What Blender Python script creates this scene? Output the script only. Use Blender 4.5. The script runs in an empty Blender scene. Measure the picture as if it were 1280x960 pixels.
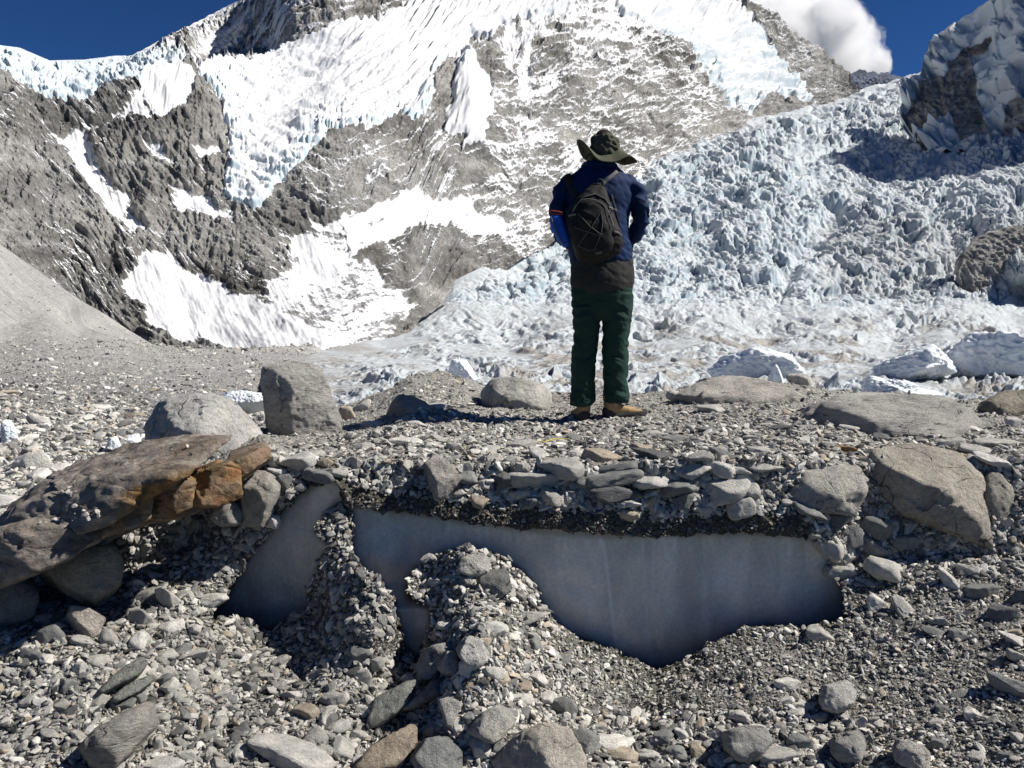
import bpy, bmesh, math, random
import numpy as np
from mathutils import Vector, Matrix

# ------------------------------------------------------------------ camera, sky, sun, exposure
SC = bpy.context.scene
COL = SC.collection
F = 1050.0                      # focal length in pixels of a 1280 wide frame
PITCH = math.atan(100.0 / F)    # horizon sits at row 380 of 960
CAMZ = 1.65
cam_d = bpy.data.cameras.new('camera')
cam = bpy.data.objects.new('camera', cam_d)
COL.objects.link(cam)
cam_d.sensor_width = 36.0
cam_d.lens = 36.0 * F / 1280.0
cam_d.clip_start = 0.05
cam_d.clip_end = 60000
cam.location = (0, 0, CAMZ)
cam.rotation_euler = (math.pi / 2 - PITCH, 0, 0)
SC.camera = cam

SUN = Vector((0.70, 0.012, 0.70)).normalized()
world = bpy.data.worlds.new('World')
SC.world = world
world.use_nodes = True
wn = world.node_tree
bg = wn.nodes['Background']
sky = wn.nodes.new('ShaderNodeTexSky')
sky.sky_type = 'NISHITA'
sky.sun_disc = False
sky.sun_elevation = math.asin(SUN.z)
sky.sun_rotation = math.atan2(SUN.x, SUN.y)
sky.altitude = 5300
sky.air_density = 1.0
sky.dust_density = 0.15
sky.ozone_density = 5.0
hs = wn.nodes.new('ShaderNodeHueSaturation')
hs.inputs['Hue'].default_value = 0.508
hs.inputs['Saturation'].default_value = 1.2
hs.inputs['Value'].default_value = 1.05
wn.links.new(sky.outputs[0], hs.inputs['Color'])
wn.links.new(hs.outputs[0], bg.inputs[0])
bg.inputs[1].default_value = 0.05
sun_d = bpy.data.lights.new('sun', 'SUN')
sun_d.energy = 5.0
sun_d.angle = math.radians(0.53)
sun_d.color = (1.0, 0.955, 0.885)
sun = bpy.data.objects.new('sun', sun_d)
COL.objects.link(sun)
sun.rotation_euler = SUN.to_track_quat('Z', 'Y').to_euler()
SC.view_settings.view_transform = 'Standard'
SC.view_settings.look = 'None'
SC.view_settings.gamma = 1.0
SC.view_settings.exposure = 0.38
SC.cycles.max_bounces = 24
SC.cycles.diffuse_bounces = 2
SC.cycles.volume_bounces = 24

# ------------------------------------------------------------------ numeric helpers
rng = np.random.default_rng(7)
random.seed(7)
CP, SP = math.cos(PITCH), math.sin(PITCH)


def ray(px, py):
    u = (np.asarray(px, float) - 640) / F
    v = -(np.asarray(py, float) - 480) / F
    return u + 0 * v, CP + SP * v, -SP + CP * v


def P(px, py, Y):
    dx, dy, dz = ray(px, py)
    t = np.asarray(Y, float) / dy
    return np.stack(np.broadcast_arrays(dx * t, dy * t, CAMZ + dz * t), -1)


def project(p):
    x, y, z = p[..., 0], p[..., 1], p[..., 2] - CAMZ
    d = y * CP - z * SP
    v = y * SP + z * CP
    return 640 + F * x / d, 480 - F * v / d, d


def lerp_tab(tab, x):
    a = np.array(tab, float)
    return np.interp(x, a[:, 0], a[:, 1])


def smooth01(x):
    x = np.clip(x, 0, 1)
    return x * x * (3 - 2 * x)


def hash2(ix, iy, seed):
    h = (ix.astype(np.int64) * 374761393 + iy.astype(np.int64) * 668265263 + seed * 1442695041) & 0xFFFFFFFF
    h = ((h ^ (h >> 13)) * 1274126177) & 0xFFFFFFFF
    h = ((h ^ (h >> 16)) * 2246822519) & 0xFFFFFFFF
    return (h ^ (h >> 15)) & 0xFFFFFFFF


def rnd2(ix, iy, seed):
    return hash2(ix, iy, seed) / 4294967296.0


def perlin(x, y, seed=0):
    x0, y0 = np.floor(x), np.floor(y)
    fx, fy = x - x0, y - y0
    ix, iy = x0.astype(np.int64), y0.astype(np.int64)

    def g(i, j, dx, dy):
        a = rnd2(i, j, seed) * 2 * np.pi
        return np.cos(a) * dx + np.sin(a) * dy
    u = fx * fx * fx * (fx * (fx * 6 - 15) + 10)
    v = fy * fy * fy * (fy * (fy * 6 - 15) + 10)
    a = g(ix, iy, fx, fy) * (1 - u) + g(ix + 1, iy, fx - 1, fy) * u
    b = g(ix, iy + 1, fx, fy - 1) * (1 - u) + g(ix + 1, iy + 1, fx - 1, fy - 1) * u
    return (a * (1 - v) + b * v) * 1.5


def fbm(x, y, seed=0, octv=5, gain=0.5, ridged=False):
    s, a, tot = 0.0, 1.0, 0.0
    for o in range(octv):
        n = perlin(x * 2 ** o + 13.7 * o, y * 2 ** o - 7.3 * o, seed + o)
        if ridged:
            n = 1 - 2 * np.abs(n)
        s = s + a * n
        tot += a
        a *= gain
    return s / tot


def worley(x, y, seed=0, tilt=0.0):
    """blocky cells: returns F1, F2, random height of the nearest cell, tilted like a broken block"""
    x0, y0 = np.floor(x).astype(np.int64), np.floor(y).astype(np.int64)
    f1 = np.full(x.shape, 9.0)
    f2 = np.full(x.shape, 9.0)
    h = np.zeros(x.shape)
    for di in (-1, 0, 1):
        for dj in (-1, 0, 1):
            ix, iy = x0 + di, y0 + dj
            cx = ix + rnd2(ix, iy, seed)
            cy = iy + rnd2(ix, iy, seed + 1)
            dx, dy = x - cx, y - cy
            d = np.sqrt(dx * dx + dy * dy)
            a = rnd2(ix, iy, seed + 3) * 2 * np.pi
            hh = rnd2(ix, iy, seed + 2) + tilt * (np.cos(a) * dx + np.sin(a) * dy)
            near = d < f1
            f2 = np.where(near, f1, np.minimum(f2, d))
            h = np.where(near, hh, h)
            f1 = np.where(near, d, f1)
    return f1, f2, h


def perlin3(p, seed=0):
    p0 = np.floor(p)
    f = p - p0
    i = p0.astype(np.int64)
    w = f * f * f * (f * (f * 6 - 15) + 10)
    out = 0
    for a in (0, 1):
        for b in (0, 1):
            for c in (0, 1):
                ix, iy, iz = i[..., 0] + a, i[..., 1] + b, i[..., 2] + c
                h1 = rnd2(ix + iz * 57, iy + iz * 131, seed) * 2 - 1
                h2 = rnd2(ix + iz * 57, iy + iz * 131, seed + 11) * 2 * np.pi
                s = np.sqrt(np.maximum(0, 1 - h1 * h1))
                d = (np.cos(h2) * s * (f[..., 0] - a) + np.sin(h2) * s * (f[..., 1] - b) + h1 * (f[..., 2] - c))
                out = out + d * (w[..., 0] if a else 1 - w[..., 0]) * (w[..., 1] if b else 1 - w[..., 1]) * (w[..., 2] if c else 1 - w[..., 2])
    return out * 1.5


def fbm3(p, seed=0, octv=4, gain=0.5):
    s, a, t = 0, 1.0, 0
    for o in range(octv):
        s = s + a * perlin3(p * 2 ** o + 3.1 * o, seed + o)
        t += a
        a *= gain
    return s / t


def tps(ctrl, qx, qy, reg=1e-4):
    c = np.array(ctrl, float)
    X, V = c[:, :2] / 100.0, c[:, 2]
    n = len(c)

    def U(r2):
        return np.where(r2 > 1e-12, 0.5 * r2 * np.log(np.maximum(r2, 1e-12)), 0)
    d2 = ((X[:, None] - X[None]) ** 2).sum(-1)
    A = np.zeros((n + 3, n + 3))
    A[:n, :n] = U(d2) + reg * np.eye(n)
    A[:n, n] = 1
    A[:n, n + 1:] = X
    A[n, :n] = 1
    A[n + 1:, :n] = X.T
    w = np.linalg.solve(A, np.concatenate([V, np.zeros(3)]))
    qx, qy = np.asarray(qx, float) / 100, np.asarray(qy, float) / 100
    if qx.size > 20000:                       # evaluate on a coarse lattice, then interpolate
        gx_ = np.linspace(qx.min(), qx.max(), 180)
        gy_ = np.linspace(qy.min(), qy.max(), 180)
        G = tps_eval(w, X, U, *np.meshgrid(gx_, gy_))
        fx = (qx - gx_[0]) / (gx_[1] - gx_[0])
        fy = (qy - gy_[0]) / (gy_[1] - gy_[0])
        i, j = np.clip(fx.astype(int), 0, 178), np.clip(fy.astype(int), 0, 178)
        fx, fy = fx - i, fy - j
        return (G[j, i] * (1 - fx) + G[j, i + 1] * fx) * (1 - fy) + (G[j + 1, i] * (1 - fx) + G[j + 1, i + 1] * fx) * fy
    return tps_eval(w, X, U, qx, qy)


def tps_eval(w, X, U, qx, qy):
    n = len(X)
    out = w[n] + w[n + 1] * qx + w[n + 2] * qy
    for k in range(n):
        out = out + w[k] * U((qx - X[k, 0]) ** 2 + (qy - X[k, 1]) ** 2)
    return out


def sdf(poly, x, y):
    """signed distance, positive inside"""
    p = np.array(poly, float)
    best = np.full(x.shape, 1e18)
    inside = np.zeros(x.shape, bool)
    n = len(p)
    for i in range(n):
        a, b = p[i], p[(i + 1) % n]
        e = b - a
        l2 = max(e @ e, 1e-9)
        t = np.clip(((x - a[0]) * e[0] + (y - a[1]) * e[1]) / l2, 0, 1)
        d = (x - a[0] - t * e[0]) ** 2 + (y - a[1] - t * e[1]) ** 2
        best = np.minimum(best, d)
        if a[1] != b[1]:
            cond = ((a[1] > y) != (b[1] > y)) & (x < (b[0] - a[0]) * (y - a[1]) / (b[1] - a[1]) + a[0])
            inside ^= cond
    d = np.sqrt(best)
    return np.where(inside, d, -d)


# ------------------------------------------------------------------ object helpers
def mesh_arrays(name, V, Fc, smooth=True):
    """V (n,3); Fc (m,k) with k = 3 or 4"""
    me = bpy.data.meshes.new(name)
    V = np.ascontiguousarray(V, np.float32)
    Fc = np.ascontiguousarray(Fc, np.int32)
    m, k = Fc.shape
    me.vertices.add(len(V))
    me.vertices.foreach_set('co', V.ravel())
    me.loops.add(m * k)
    me.loops.foreach_set('vertex_index', Fc.ravel())
    me.polygons.add(m)
    me.polygons.foreach_set('loop_start', np.arange(m, dtype=np.int32) * k)
    me.polygons.foreach_set('loop_total', np.full(m, k, np.int32))
    me.polygons.foreach_set('use_smooth', np.full(m, smooth, bool))
    me.update()
    me.validate()
    return me


def attr(me, name, val):
    val = np.asarray(val, np.float32)
    if val.ndim == 1:
        a = me.attributes.new(name, 'FLOAT', 'POINT')
        a.data.foreach_set('value', val)
    else:
        a = me.attributes.new(name, 'FLOAT_COLOR', 'POINT')
        c = np.ones((len(val), 4), np.float32)
        c[:, :3] = val
        a.data.foreach_set('color', c.ravel())


def link(name, me, mat=None, parent=None):
    o = bpy.data.objects.new(name, me)
    COL.objects.link(o)
    if mat is not None and not me.materials:
        me.materials.append(mat)
    if parent is not None:
        o.parent = parent
    return o


def tag(o, label=None, cat=None, group=None, kind=None):
    if label:
        o['label'] = label
    if cat:
        o['category'] = cat
    if group:
        o['group'] = group
    if kind:
        o['kind'] = kind
    return o


def grid_faces(nr, nc, keep=None):
    i = np.arange(nr * nc).reshape(nr, nc)
    q = np.stack([i[:-1, :-1], i[:-1, 1:], i[1:, 1:], i[1:, :-1]], -1)
    if keep is not None:
        q = q[keep]
    return q.reshape(-1, 4)


# ------------------------------------------------------------------ materials
class NT:
    def __init__(self, name):
        self.m = bpy.data.materials.new(name)
        self.m.use_nodes = True
        self.t = self.m.node_tree
        self.b = self.t.nodes['Principled BSDF']

    def n(self, typ, **kw):
        nd = self.t.nodes.new('ShaderNode' + typ)
        for k, v in kw.items():
            setattr(nd, k, v)
        return nd

    def l(self, a, b):
        self.t.links.new(a, b)

    def noise(self, vec, scale, detail=6, rough=0.6, dist=0.0):
        nd = self.n('TexNoise')
        nd.inputs['Scale'].default_value = scale
        nd.inputs['Detail'].default_value = detail
        nd.inputs['Roughness'].default_value = rough
        nd.inputs['Distortion'].default_value = dist
        if vec is not None:
            self.l(vec, nd.inputs['Vector'])
        return nd.outputs['Fac']

    def ramp(self, fac, stops):
        nd = self.n('ValToRGB')
        el = nd.color_ramp.elements
        while len(el) < len(stops):
            el.new(0.5)
        for e, (p, c) in zip(el, stops):
            e.position = p
            e.color = (*c, 1) if len(c) == 3 else c
        self.l(fac, nd.inputs['Fac'])
        return nd.outputs['Color']

    def mix(self, fac, a, b, mode='MIX'):
        nd = self.n('Mix', data_type='RGBA', blend_type=mode)
        for s, v in ((0, fac), (6, a), (7, b)):
            if isinstance(v, (int, float)):
                nd.inputs[s].default_value = v
            elif isinstance(v, tuple):
                nd.inputs[s].default_value = (*v, 1)
            else:
                self.l(v, nd.inputs[s])
        return nd.outputs[2]

    def math(self, op, a, b=0.0, clamp=False):
        nd = self.n('Math', operation=op, use_clamp=clamp)
        for s, v in ((0, a), (1, b)):
            if isinstance(v, (int, float)):
                nd.inputs[s].default_value = v
            else:
                self.l(v, nd.inputs[s])
        return nd.outputs[0]

    def attr(self, name, col=False):
        nd = self.n('Attribute', attribute_name=name)
        return nd.outputs['Color' if col else 'Fac']

    def coord(self, which='Object'):
        return self.n('TexCoord').outputs[which]

    def geo(self, which):
        return self.n('NewGeometry').outputs[which]

    def bump(self, h, strength=0.5, dist=0.1, prev=None):
        nd = self.n('Bump')
        nd.inputs['Strength'].default_value = strength
        nd.inputs['Distance'].default_value = dist
        self.l(h, nd.inputs['Height'])
        if prev is not None:
            self.l(prev, nd.inputs['Normal'])
        return nd.outputs['Normal']

    def out(self, col, rough=0.9, normal=None, spec=0.2):
        b = self.b
        if isinstance(col, tuple):
            b.inputs['Base Color'].default_value = (*col, 1)
        else:
            self.l(col, b.inputs['Base Color'])
        if isinstance(rough, (int, float)):
            b.inputs['Roughness'].default_value = rough
        else:
            self.l(rough, b.inputs['Roughness'])
        b.inputs['Specular IOR Level'].default_value = spec
        if normal is not None:
            self.l(normal, b.inputs['Normal'])
        return self.m


def rock_mat(name, source):
    t = NT(name)
    co = t.coord('Object')
    if source == 'object':
        base = t.n('ObjectInfo').outputs['Color']
    else:
        base = t.attr('tone', True)
    s = 1.0 if source == 'object' else 14.0
    n1 = t.noise(co, 1.6 * s, 8, 0.65)
    n2 = t.noise(co, 9.0 * s, 6, 0.7)
    v = t.ramp(n1, [(0.25, (0.55, 0.55, 0.56)), (0.5, (0.95, 0.94, 0.92)), (0.75, (1.3, 1.28, 1.22))])
    sp = t.ramp(n2, [(0.3, (0.62, 0.62, 0.62)), (0.55, (1.05, 1.05, 1.04)), (0.75, (1.3, 1.3, 1.28))])
    c = t.mix(1.0, base, v, 'MULTIPLY')
    c = t.mix(0.75, c, sp, 'MULTIPLY')
    bn = t.bump(n2, 0.55, 0.06 if source == 'object' else 0.004)
    return t.out(c, 0.92, bn, 0.15)


M_STONE = rock_mat('stone', 'object')
M_GRAVEL = rock_mat('gravel', 'attr')


def mat_boulder(name, stretch=(1, 1, 1), dark=0.5, light=1.3, rough_scale=1.0):
    """boulder material; the colour comes from the object, the texture is in metres"""
    t = NT(name)
    mp = t.n('Mapping')
    t.l(t.coord('Object'), mp.inputs['Vector'])
    mp.inputs['Scale'].default_value = stretch
    co = mp.outputs[0]
    base = t.n('ObjectInfo').outputs['Color']
    n1 = t.noise(co, 4 * rough_scale, 10, 0.68, 0.4)
    n2 = t.noise(co, 40 * rough_scale, 8, 0.75)
    n3 = t.noise(co, 170, 3, 0.6)
    v = t.ramp(n1, [(0.28, (dark, dark, dark * 1.02)), (0.5, (0.95, 0.94, 0.92)), (0.72, (light, light * 0.98, light * 0.94))])
    sp = t.ramp(n2, [(0.32, (0.5, 0.5, 0.52)), (0.52, (1.0, 1.0, 1.0)), (0.75, (1.35, 1.34, 1.3))])
    c = t.mix(1.0, base, v, 'MULTIPLY')
    c = t.mix(0.8, c, sp, 'MULTIPLY')
    c = t.mix(0.25, c, t.ramp(n3, [(0.35, (0.3, 0.3, 0.3)), (0.6, (1.3, 1.3, 1.3))]), 'MULTIPLY')
    h = t.math('ADD', n2, t.math('MULTIPLY', n3, 0.3))
    wv = t.n('TexVoronoi', feature='DISTANCE_TO_EDGE')
    wv.inputs['Scale'].default_value = 4.2
    wp = t.n('TexNoise')
    wp.inputs['Scale'].default_value = 5
    t.l(co, wp.inputs['Vector'])
    t.l(t.mix(0.22, co, wp.outputs['Color']), wv.inputs['Vector'])
    ck = t.ramp(wv.outputs['Distance'], [(0.0, (1, 1, 1)), (0.014, (0, 0, 0))])
    ck = t.mix(1.0, ck, t.ramp(n1, [(0.42, (1, 1, 1)), (0.52, (0, 0, 0))]), 'MULTIPLY')
    c = t.mix(t.mix(1.0, ck, (0.75, 0.75, 0.75), 'MULTIPLY'), c, (0.05, 0.048, 0.044))
    h = t.math('SUBTRACT', h, t.math('MULTIPLY', ck, 0.8))
    return t.out(c, 0.93, t.bump(h, 1.0, 0.034), 0.12)


M_BOULDER = mat_boulder('granite')
M_SCHIST = mat_boulder('banded_rock', (1, 1, 3.2), 0.45, 1.25)


def mat_rusty():
    t = NT('rusty_rock')
    co = t.coord('Object')
    mp = t.n('Mapping')
    t.l(co, mp.inputs['Vector'])
    mp.inputs['Rotation'].default_value = (0, math.radians(20), math.radians(10))
    mp.inputs['Scale'].default_value = (1.0, 3.5, 4)
    n1 = t.noise(mp.outputs[0], 3.5, 10, 0.68, 0.6)
    n2 = t.noise(co, 26, 8, 0.72)
    n3 = t.noise(co, 5.5, 6, 0.6, 0.5)
    top = t.ramp(n1, [(0.3, (0.07, 0.064, 0.058)), (0.43, (0.19, 0.168, 0.148)), (0.56, (0.31, 0.27, 0.232)), (0.7, (0.46, 0.43, 0.39))])
    rust = t.ramp(n3, [(0.3, (0.045, 0.032, 0.02)), (0.46, (0.16, 0.10, 0.045)), (0.56, (0.32, 0.19, 0.07)), (0.66, (0.30, 0.12, 0.035)), (0.78, (0.30, 0.24, 0.15))])
    f = t.attr('rust')
    c = t.mix(f, top, rust)
    c = t.mix(0.8, c, t.ramp(n2, [(0.3, (0.5, 0.5, 0.5)), (0.55, (1.05, 1.05, 1.05)), (0.75, (1.4, 1.4, 1.4))]), 'MULTIPLY')
    wq = t.n('TexVoronoi', feature='DISTANCE_TO_EDGE')
    wq.inputs['Scale'].default_value = 7.5
    wq.inputs['Randomness'].default_value = 1.0
    mp2 = t.n('Mapping')
    t.l(t.mix(0.08, co, t.n('TexNoise').outputs['Color']), mp2.inputs['Vector'])
    mp2.inputs['Scale'].default_value = (0.8, 1.0, 1.7)
    t.l(mp2.outputs[0], wq.inputs['Vector'])
    crk = t.ramp(wq.outputs['Distance'], [(0.0, (1, 1, 1)), (0.035, (0, 0, 0))])
    c = t.mix(t.math('MULTIPLY', t.math('MULTIPLY', crk, f), 0.6), c, (0.025, 0.02, 0.015))
    wc = t.n('TexVoronoi')
    wc.inputs['Scale'].default_value = 7.5
    t.l(mp2.outputs[0], wc.inputs['Vector'])
    h = t.math('ADD', t.math('ADD', n2, n1), t.math('MULTIPLY', t.ramp(wq.outputs['Distance'], [(0.0, (0, 0, 0)), (0.12, (1, 1, 1))]), 0.35))
    return t.out(c, 0.85, t.bump(h, 0.8, 0.03), 0.2)


M_RUSTY = mat_rusty()


def mat_soil():
    t = NT('soil')
    co = t.geo('Position')
    n1 = t.noise(co, 2.2, 6, 0.6)
    n2 = t.noise(co, 45, 6, 0.7)
    vo = t.n('TexVoronoi')
    vo.inputs['Scale'].default_value = 70
    t.l(co, vo.inputs['Vector'])
    c = t.ramp(n1, [(0.3, (0.13, 0.125, 0.11)), (0.55, (0.20, 0.19, 0.172)), (0.75, (0.29, 0.275, 0.25))])
    c = t.mix(t.attr('dry'), c, (0.37, 0.355, 0.325))
    c = t.mix(t.attr('darkening'), c, (0.075, 0.068, 0.05))
    c = t.mix(0.85, c, t.ramp(n2, [(0.3, (0.45, 0.45, 0.45)), (0.5, (0.95, 0.95, 0.94)), (0.72, (1.5, 1.5, 1.46))]), 'MULTIPLY')
    h = t.math('ADD', n2, t.math('MULTIPLY', vo.outputs['Distance'], -0.8))
    return t.out(c, 0.95, t.bump(h, 1.0, 0.015), 0.1)


M_SOIL = mat_soil()


def mat_scree():
    t = NT('scree')
    co = t.geo('Position')
    n1 = t.noise(co, 0.035, 6, 0.6)
    n2 = t.noise(co, 0.9, 10, 0.75)
    n3 = t.noise(co, 6.0, 8, 0.75)
    c = t.ramp(n1, [(0.3, (0.37, 0.366, 0.356)), (0.55, (0.44, 0.434, 0.42)), (0.7, (0.50, 0.487, 0.463))])
    c = t.mix(0.7, c, t.ramp(n2, [(0.3, (0.6, 0.6, 0.62)), (0.52, (1, 1, 1)), (0.72, (1.35, 1.35, 1.32))]), 'MULTIPLY')
    c = t.mix(0.7, c, t.ramp(n3, [(0.32, (0.5, 0.5, 0.5)), (0.52, (1, 1, 1)), (0.7, (1.5, 1.5, 1.48))]), 'MULTIPLY')
    mps = t.n('Mapping')
    t.l(co, mps.inputs['Vector'])
    mps.inputs['Scale'].default_value = (0.06, 0.9, 0.06)
    mps.inputs['Rotation'].default_value = (0, math.radians(-25), math.radians(20))
    n6 = t.noise(mps.outputs[0], 0.6, 6, 0.65)
    c = t.mix(0.55, c, t.ramp(n6, [(0.35, (0.72, 0.72, 0.73)), (0.65, (1.2, 1.19, 1.16))]), 'MULTIPLY')
    spk = t.ramp(t.noise(co, 1.7, 4, 0.8), [(0.62, (0, 0, 0)), (0.68, (1, 1, 1))])
    c = t.mix(t.math('MULTIPLY', spk, 0.6), c, (0.5, 0.49, 0.46))
    return t.out(c, 0.95, t.bump(t.math('ADD', n3, n2), 1.0, 0.3), 0.1)


M_SCREE = mat_scree()


def mat_mountain(name, scale=1.0, snowcol=(0.635, 0.64, 0.65), tint=(1, 1, 1)):
    t = NT(name)
    co = t.geo('Position')
    mp = t.n('Mapping')
    t.l(co, mp.inputs['Vector'])
    mp.inputs['Rotation'].default_value = (0, math.radians(14), 0)
    mp.inputs['Scale'].default_value = (0.35, 0.5, 1.6)
    n1 = t.noise(mp.outputs[0], 0.05 * scale, 10, 0.72, 0.3)
    n2 = t.noise(co, 0.32 * scale, 9, 0.75)
    rock = t.ramp(n1, [(0.28, (0.09, 0.089, 0.086)), (0.42, (0.22, 0.216, 0.207)), (0.56, (0.36, 0.35, 0.335)), (0.72, (0.47, 0.46, 0.44))])
    rock = t.mix(0.85, rock, t.ramp(n2, [(0.32, (0.4, 0.4, 0.42)), (0.5, (0.95, 0.95, 0.95)), (0.7, (1.5, 1.5, 1.48))]), 'MULTIPLY')
    n0 = t.noise(mp.outputs[0], 0.016 * scale, 7, 0.65, 0.6)
    rock = t.mix(0.9, rock, t.ramp(n0, [(0.36, (0.34, 0.325, 0.305)), (0.48, (0.85, 0.84, 0.82)), (0.62, (1.25, 1.24, 1.22))]), 'MULTIPLY')
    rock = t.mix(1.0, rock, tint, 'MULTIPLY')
    s = t.attr('snow')
    s2 = t.math('ADD', s, t.math('MULTIPLY', t.math('SUBTRACT', n2, 0.5), 0.85))
    s2 = t.math('ADD', s2, t.math('MULTIPLY', t.math('SUBTRACT', n1, 0.5), 0.35))
    f = t.ramp(s2, [(0.45, (0, 0, 0)), (0.64, (1, 1, 1))])
    ice = t.attr('ice')
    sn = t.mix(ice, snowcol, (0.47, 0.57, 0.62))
    c = t.mix(f, rock, sn)
    inv = t.math('SUBTRACT', 1.0, f, True)
    h = t.math('MULTIPLY', n2, inv)
    return t.out(c, 0.85, t.bump(h, 0.9, 2.5 / scale), 0.15)


M_MOUNT = mat_mountain('mountain')
M_FAR = mat_mountain('far_mountain', 0.25, (0.5, 0.55, 0.65), (0.42, 0.5, 0.72))  # the blue tint stands in for distance haze


def mat_glacier():
    t = NT('glacier')
    co = t.geo('Position')
    n2 = t.noise(co, 0.25, 9, 0.72)
    n3 = t.noise(co, 1.2, 6, 0.7)
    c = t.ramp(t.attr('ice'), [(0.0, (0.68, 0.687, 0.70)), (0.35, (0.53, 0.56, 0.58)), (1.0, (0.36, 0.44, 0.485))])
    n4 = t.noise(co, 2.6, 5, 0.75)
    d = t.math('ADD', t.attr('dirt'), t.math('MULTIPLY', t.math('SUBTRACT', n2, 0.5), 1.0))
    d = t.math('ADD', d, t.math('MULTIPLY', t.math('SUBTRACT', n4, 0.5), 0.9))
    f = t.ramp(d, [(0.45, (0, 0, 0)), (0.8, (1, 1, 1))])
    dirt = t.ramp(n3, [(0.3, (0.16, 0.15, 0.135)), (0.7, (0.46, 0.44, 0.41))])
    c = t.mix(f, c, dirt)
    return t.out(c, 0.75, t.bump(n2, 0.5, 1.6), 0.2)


M_GLACIER = mat_glacier()


def mat_ice_wall():
    t = NT('old_ice')
    co = t.geo('Position')
    mp = t.n('Mapping')
    t.l(co, mp.inputs['Vector'])
    mp.inputs['Scale'].default_value = (2.2, 1, 0.55)
    n1 = t.noise(mp.outputs[0], 2.6, 6, 0.55, 0.6)
    n2 = t.noise(co, 60, 4, 0.7)
    n3 = t.noise(co, 7, 4, 0.6)
    c = t.ramp(n1, [(0.25, (0.47, 0.468, 0.442)), (0.45, (0.56, 0.555, 0.525)), (0.55, (0.63, 0.62, 0.585)), (0.75, (0.74, 0.725, 0.68))])
    n5 = t.noise(co, 1.3, 3, 0.5, 1.0)
    c = t.mix(0.6, c, t.ramp(n5, [(0.35, (0.7, 0.71, 0.73)), (0.65, (1.15, 1.14, 1.12))]), 'MULTIPLY')
    c = t.mix(0.45, c, t.ramp(n2, [(0.3, (0.65, 0.65, 0.65)), (0.7, (1.35, 1.35, 1.35))]), 'MULTIPLY')
    # air bubbles and bits of grit frozen in
    vb = t.n('TexVoronoi')
    vb.inputs['Scale'].default_value = 38
    t.l(co, vb.inputs['Vector'])
    c = t.mix(t.ramp(vb.outputs['Distance'], [(0.05, (1, 1, 1)), (0.12, (0, 0, 0))]), c, (0.85, 0.86, 0.86))
    gsel = t.ramp(t.noise(co, 120, 3, 0.8), [(0.66, (0, 0, 0)), (0.72, (1, 1, 1))])
    gz = t.ramp(t.noise(co, 3.3, 3, 0.6), [(0.5, (0, 0, 0)), (0.62, (1, 1, 1))])
    c = t.mix(t.mix(1.0, gsel, gz, 'MULTIPLY'), c, (0.10, 0.095, 0.085))
    # hairline cracks
    wv = t.n('TexVoronoi', feature='DISTANCE_TO_EDGE')
    wv.inputs['Scale'].default_value = 2.3
    t.l(mp.outputs[0], wv.inputs['Vector'])
    hair = t.math('MULTIPLY', t.ramp(wv.outputs['Distance'], [(0.002, (1, 1, 1)), (0.010, (0, 0, 0))]), 0.1)
    c = t.mix(hair, c, (0.9, 0.9, 0.9))
    c = t.mix(t.attr('crack'), c, (0.8, 0.8, 0.79))
    c = t.mix(t.attr('darkening'), c, (0.16, 0.15, 0.13))
    return t.out(c, 0.24, t.bump(t.math('ADD', n3, t.math('MULTIPLY', n2, 0.06)), 0.35, 0.03), 0.55)


M_ICE = mat_ice_wall()


def mat_serac():
    t = NT('serac_ice')
    co = t.geo('Position')
    n2 = t.noise(co, 0.8, 8, 0.7)
    c = t.ramp(n2, [(0.3, (0.62, 0.71, 0.755)), (0.5, (0.75, 0.79, 0.81)), (0.7, (0.82, 0.83, 0.84))])
    return t.out(c, 0.6, t.bump(n2, 0.5, 0.6), 0.3)


M_SERAC = mat_serac()


def mat_cloth(name, col, scale=220, var=0.25, rough=0.85):
    t = NT(name)
    co = t.coord('Object')
    n1 = t.noise(co, 9, 5, 0.6)
    n2 = t.noise(co, scale, 3, 0.6)
    a = tuple(x * (1 - var) for x in col)
    b = tuple(x * (1 + var) for x in col)
    c = t.ramp(n1, [(0.3, a), (0.7, b)])
    return t.out(c, rough, t.bump(t.math('ADD', n1, t.math('MULTIPLY', n2, 0.12)), 0.35, 0.02), 0.2)


# ------------------------------------------------------------------ the far setting, built as sheets seen from the valley floor
def sheet(name, mat, px0, px1, npx, top, bot, rows, depth, disp, extra=None):
    """a terrain sheet: columns by bearing, rows from its crest line down to its foot; depth() is its distance,
    disp() returns relief in pixels at that distance along an outward direction and a dict of surface attributes"""
    px = np.linspace(px0, px1, npx)
    t = rows
    PX = np.repeat(px[None], len(t), 0)
    T = np.repeat(t[:, None], npx, 1)
    top_, bot_ = top(px)[None], bot(px)[None]
    PY = top_ + T * (bot_ - top_)
    Y = depth(PX, PY)
    B = P(PX, PY, Y)
    ds = np.zeros_like(Y)
    ds[1:] = np.linalg.norm(B[1:] - B[:-1], axis=-1) / Y[1:] * F
    b = np.cumsum(ds[::-1], 0)[::-1]
    h, dirn, at = disp(PX, PY, b, Y, T)
    V = B + (h * Y / F)[..., None] * dirn
    if extra is not None:
        V = extra(V, PX, PY, T)
    me = mesh_arrays(name, V.reshape(-1, 3), grid_faces(len(t), npx), True)
    for k, v in at.items():
        attr(me, k, v.ravel())
    o = link(name, me, mat)
    tag(o, kind='structure')
    return o, V, PX, PY


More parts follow.
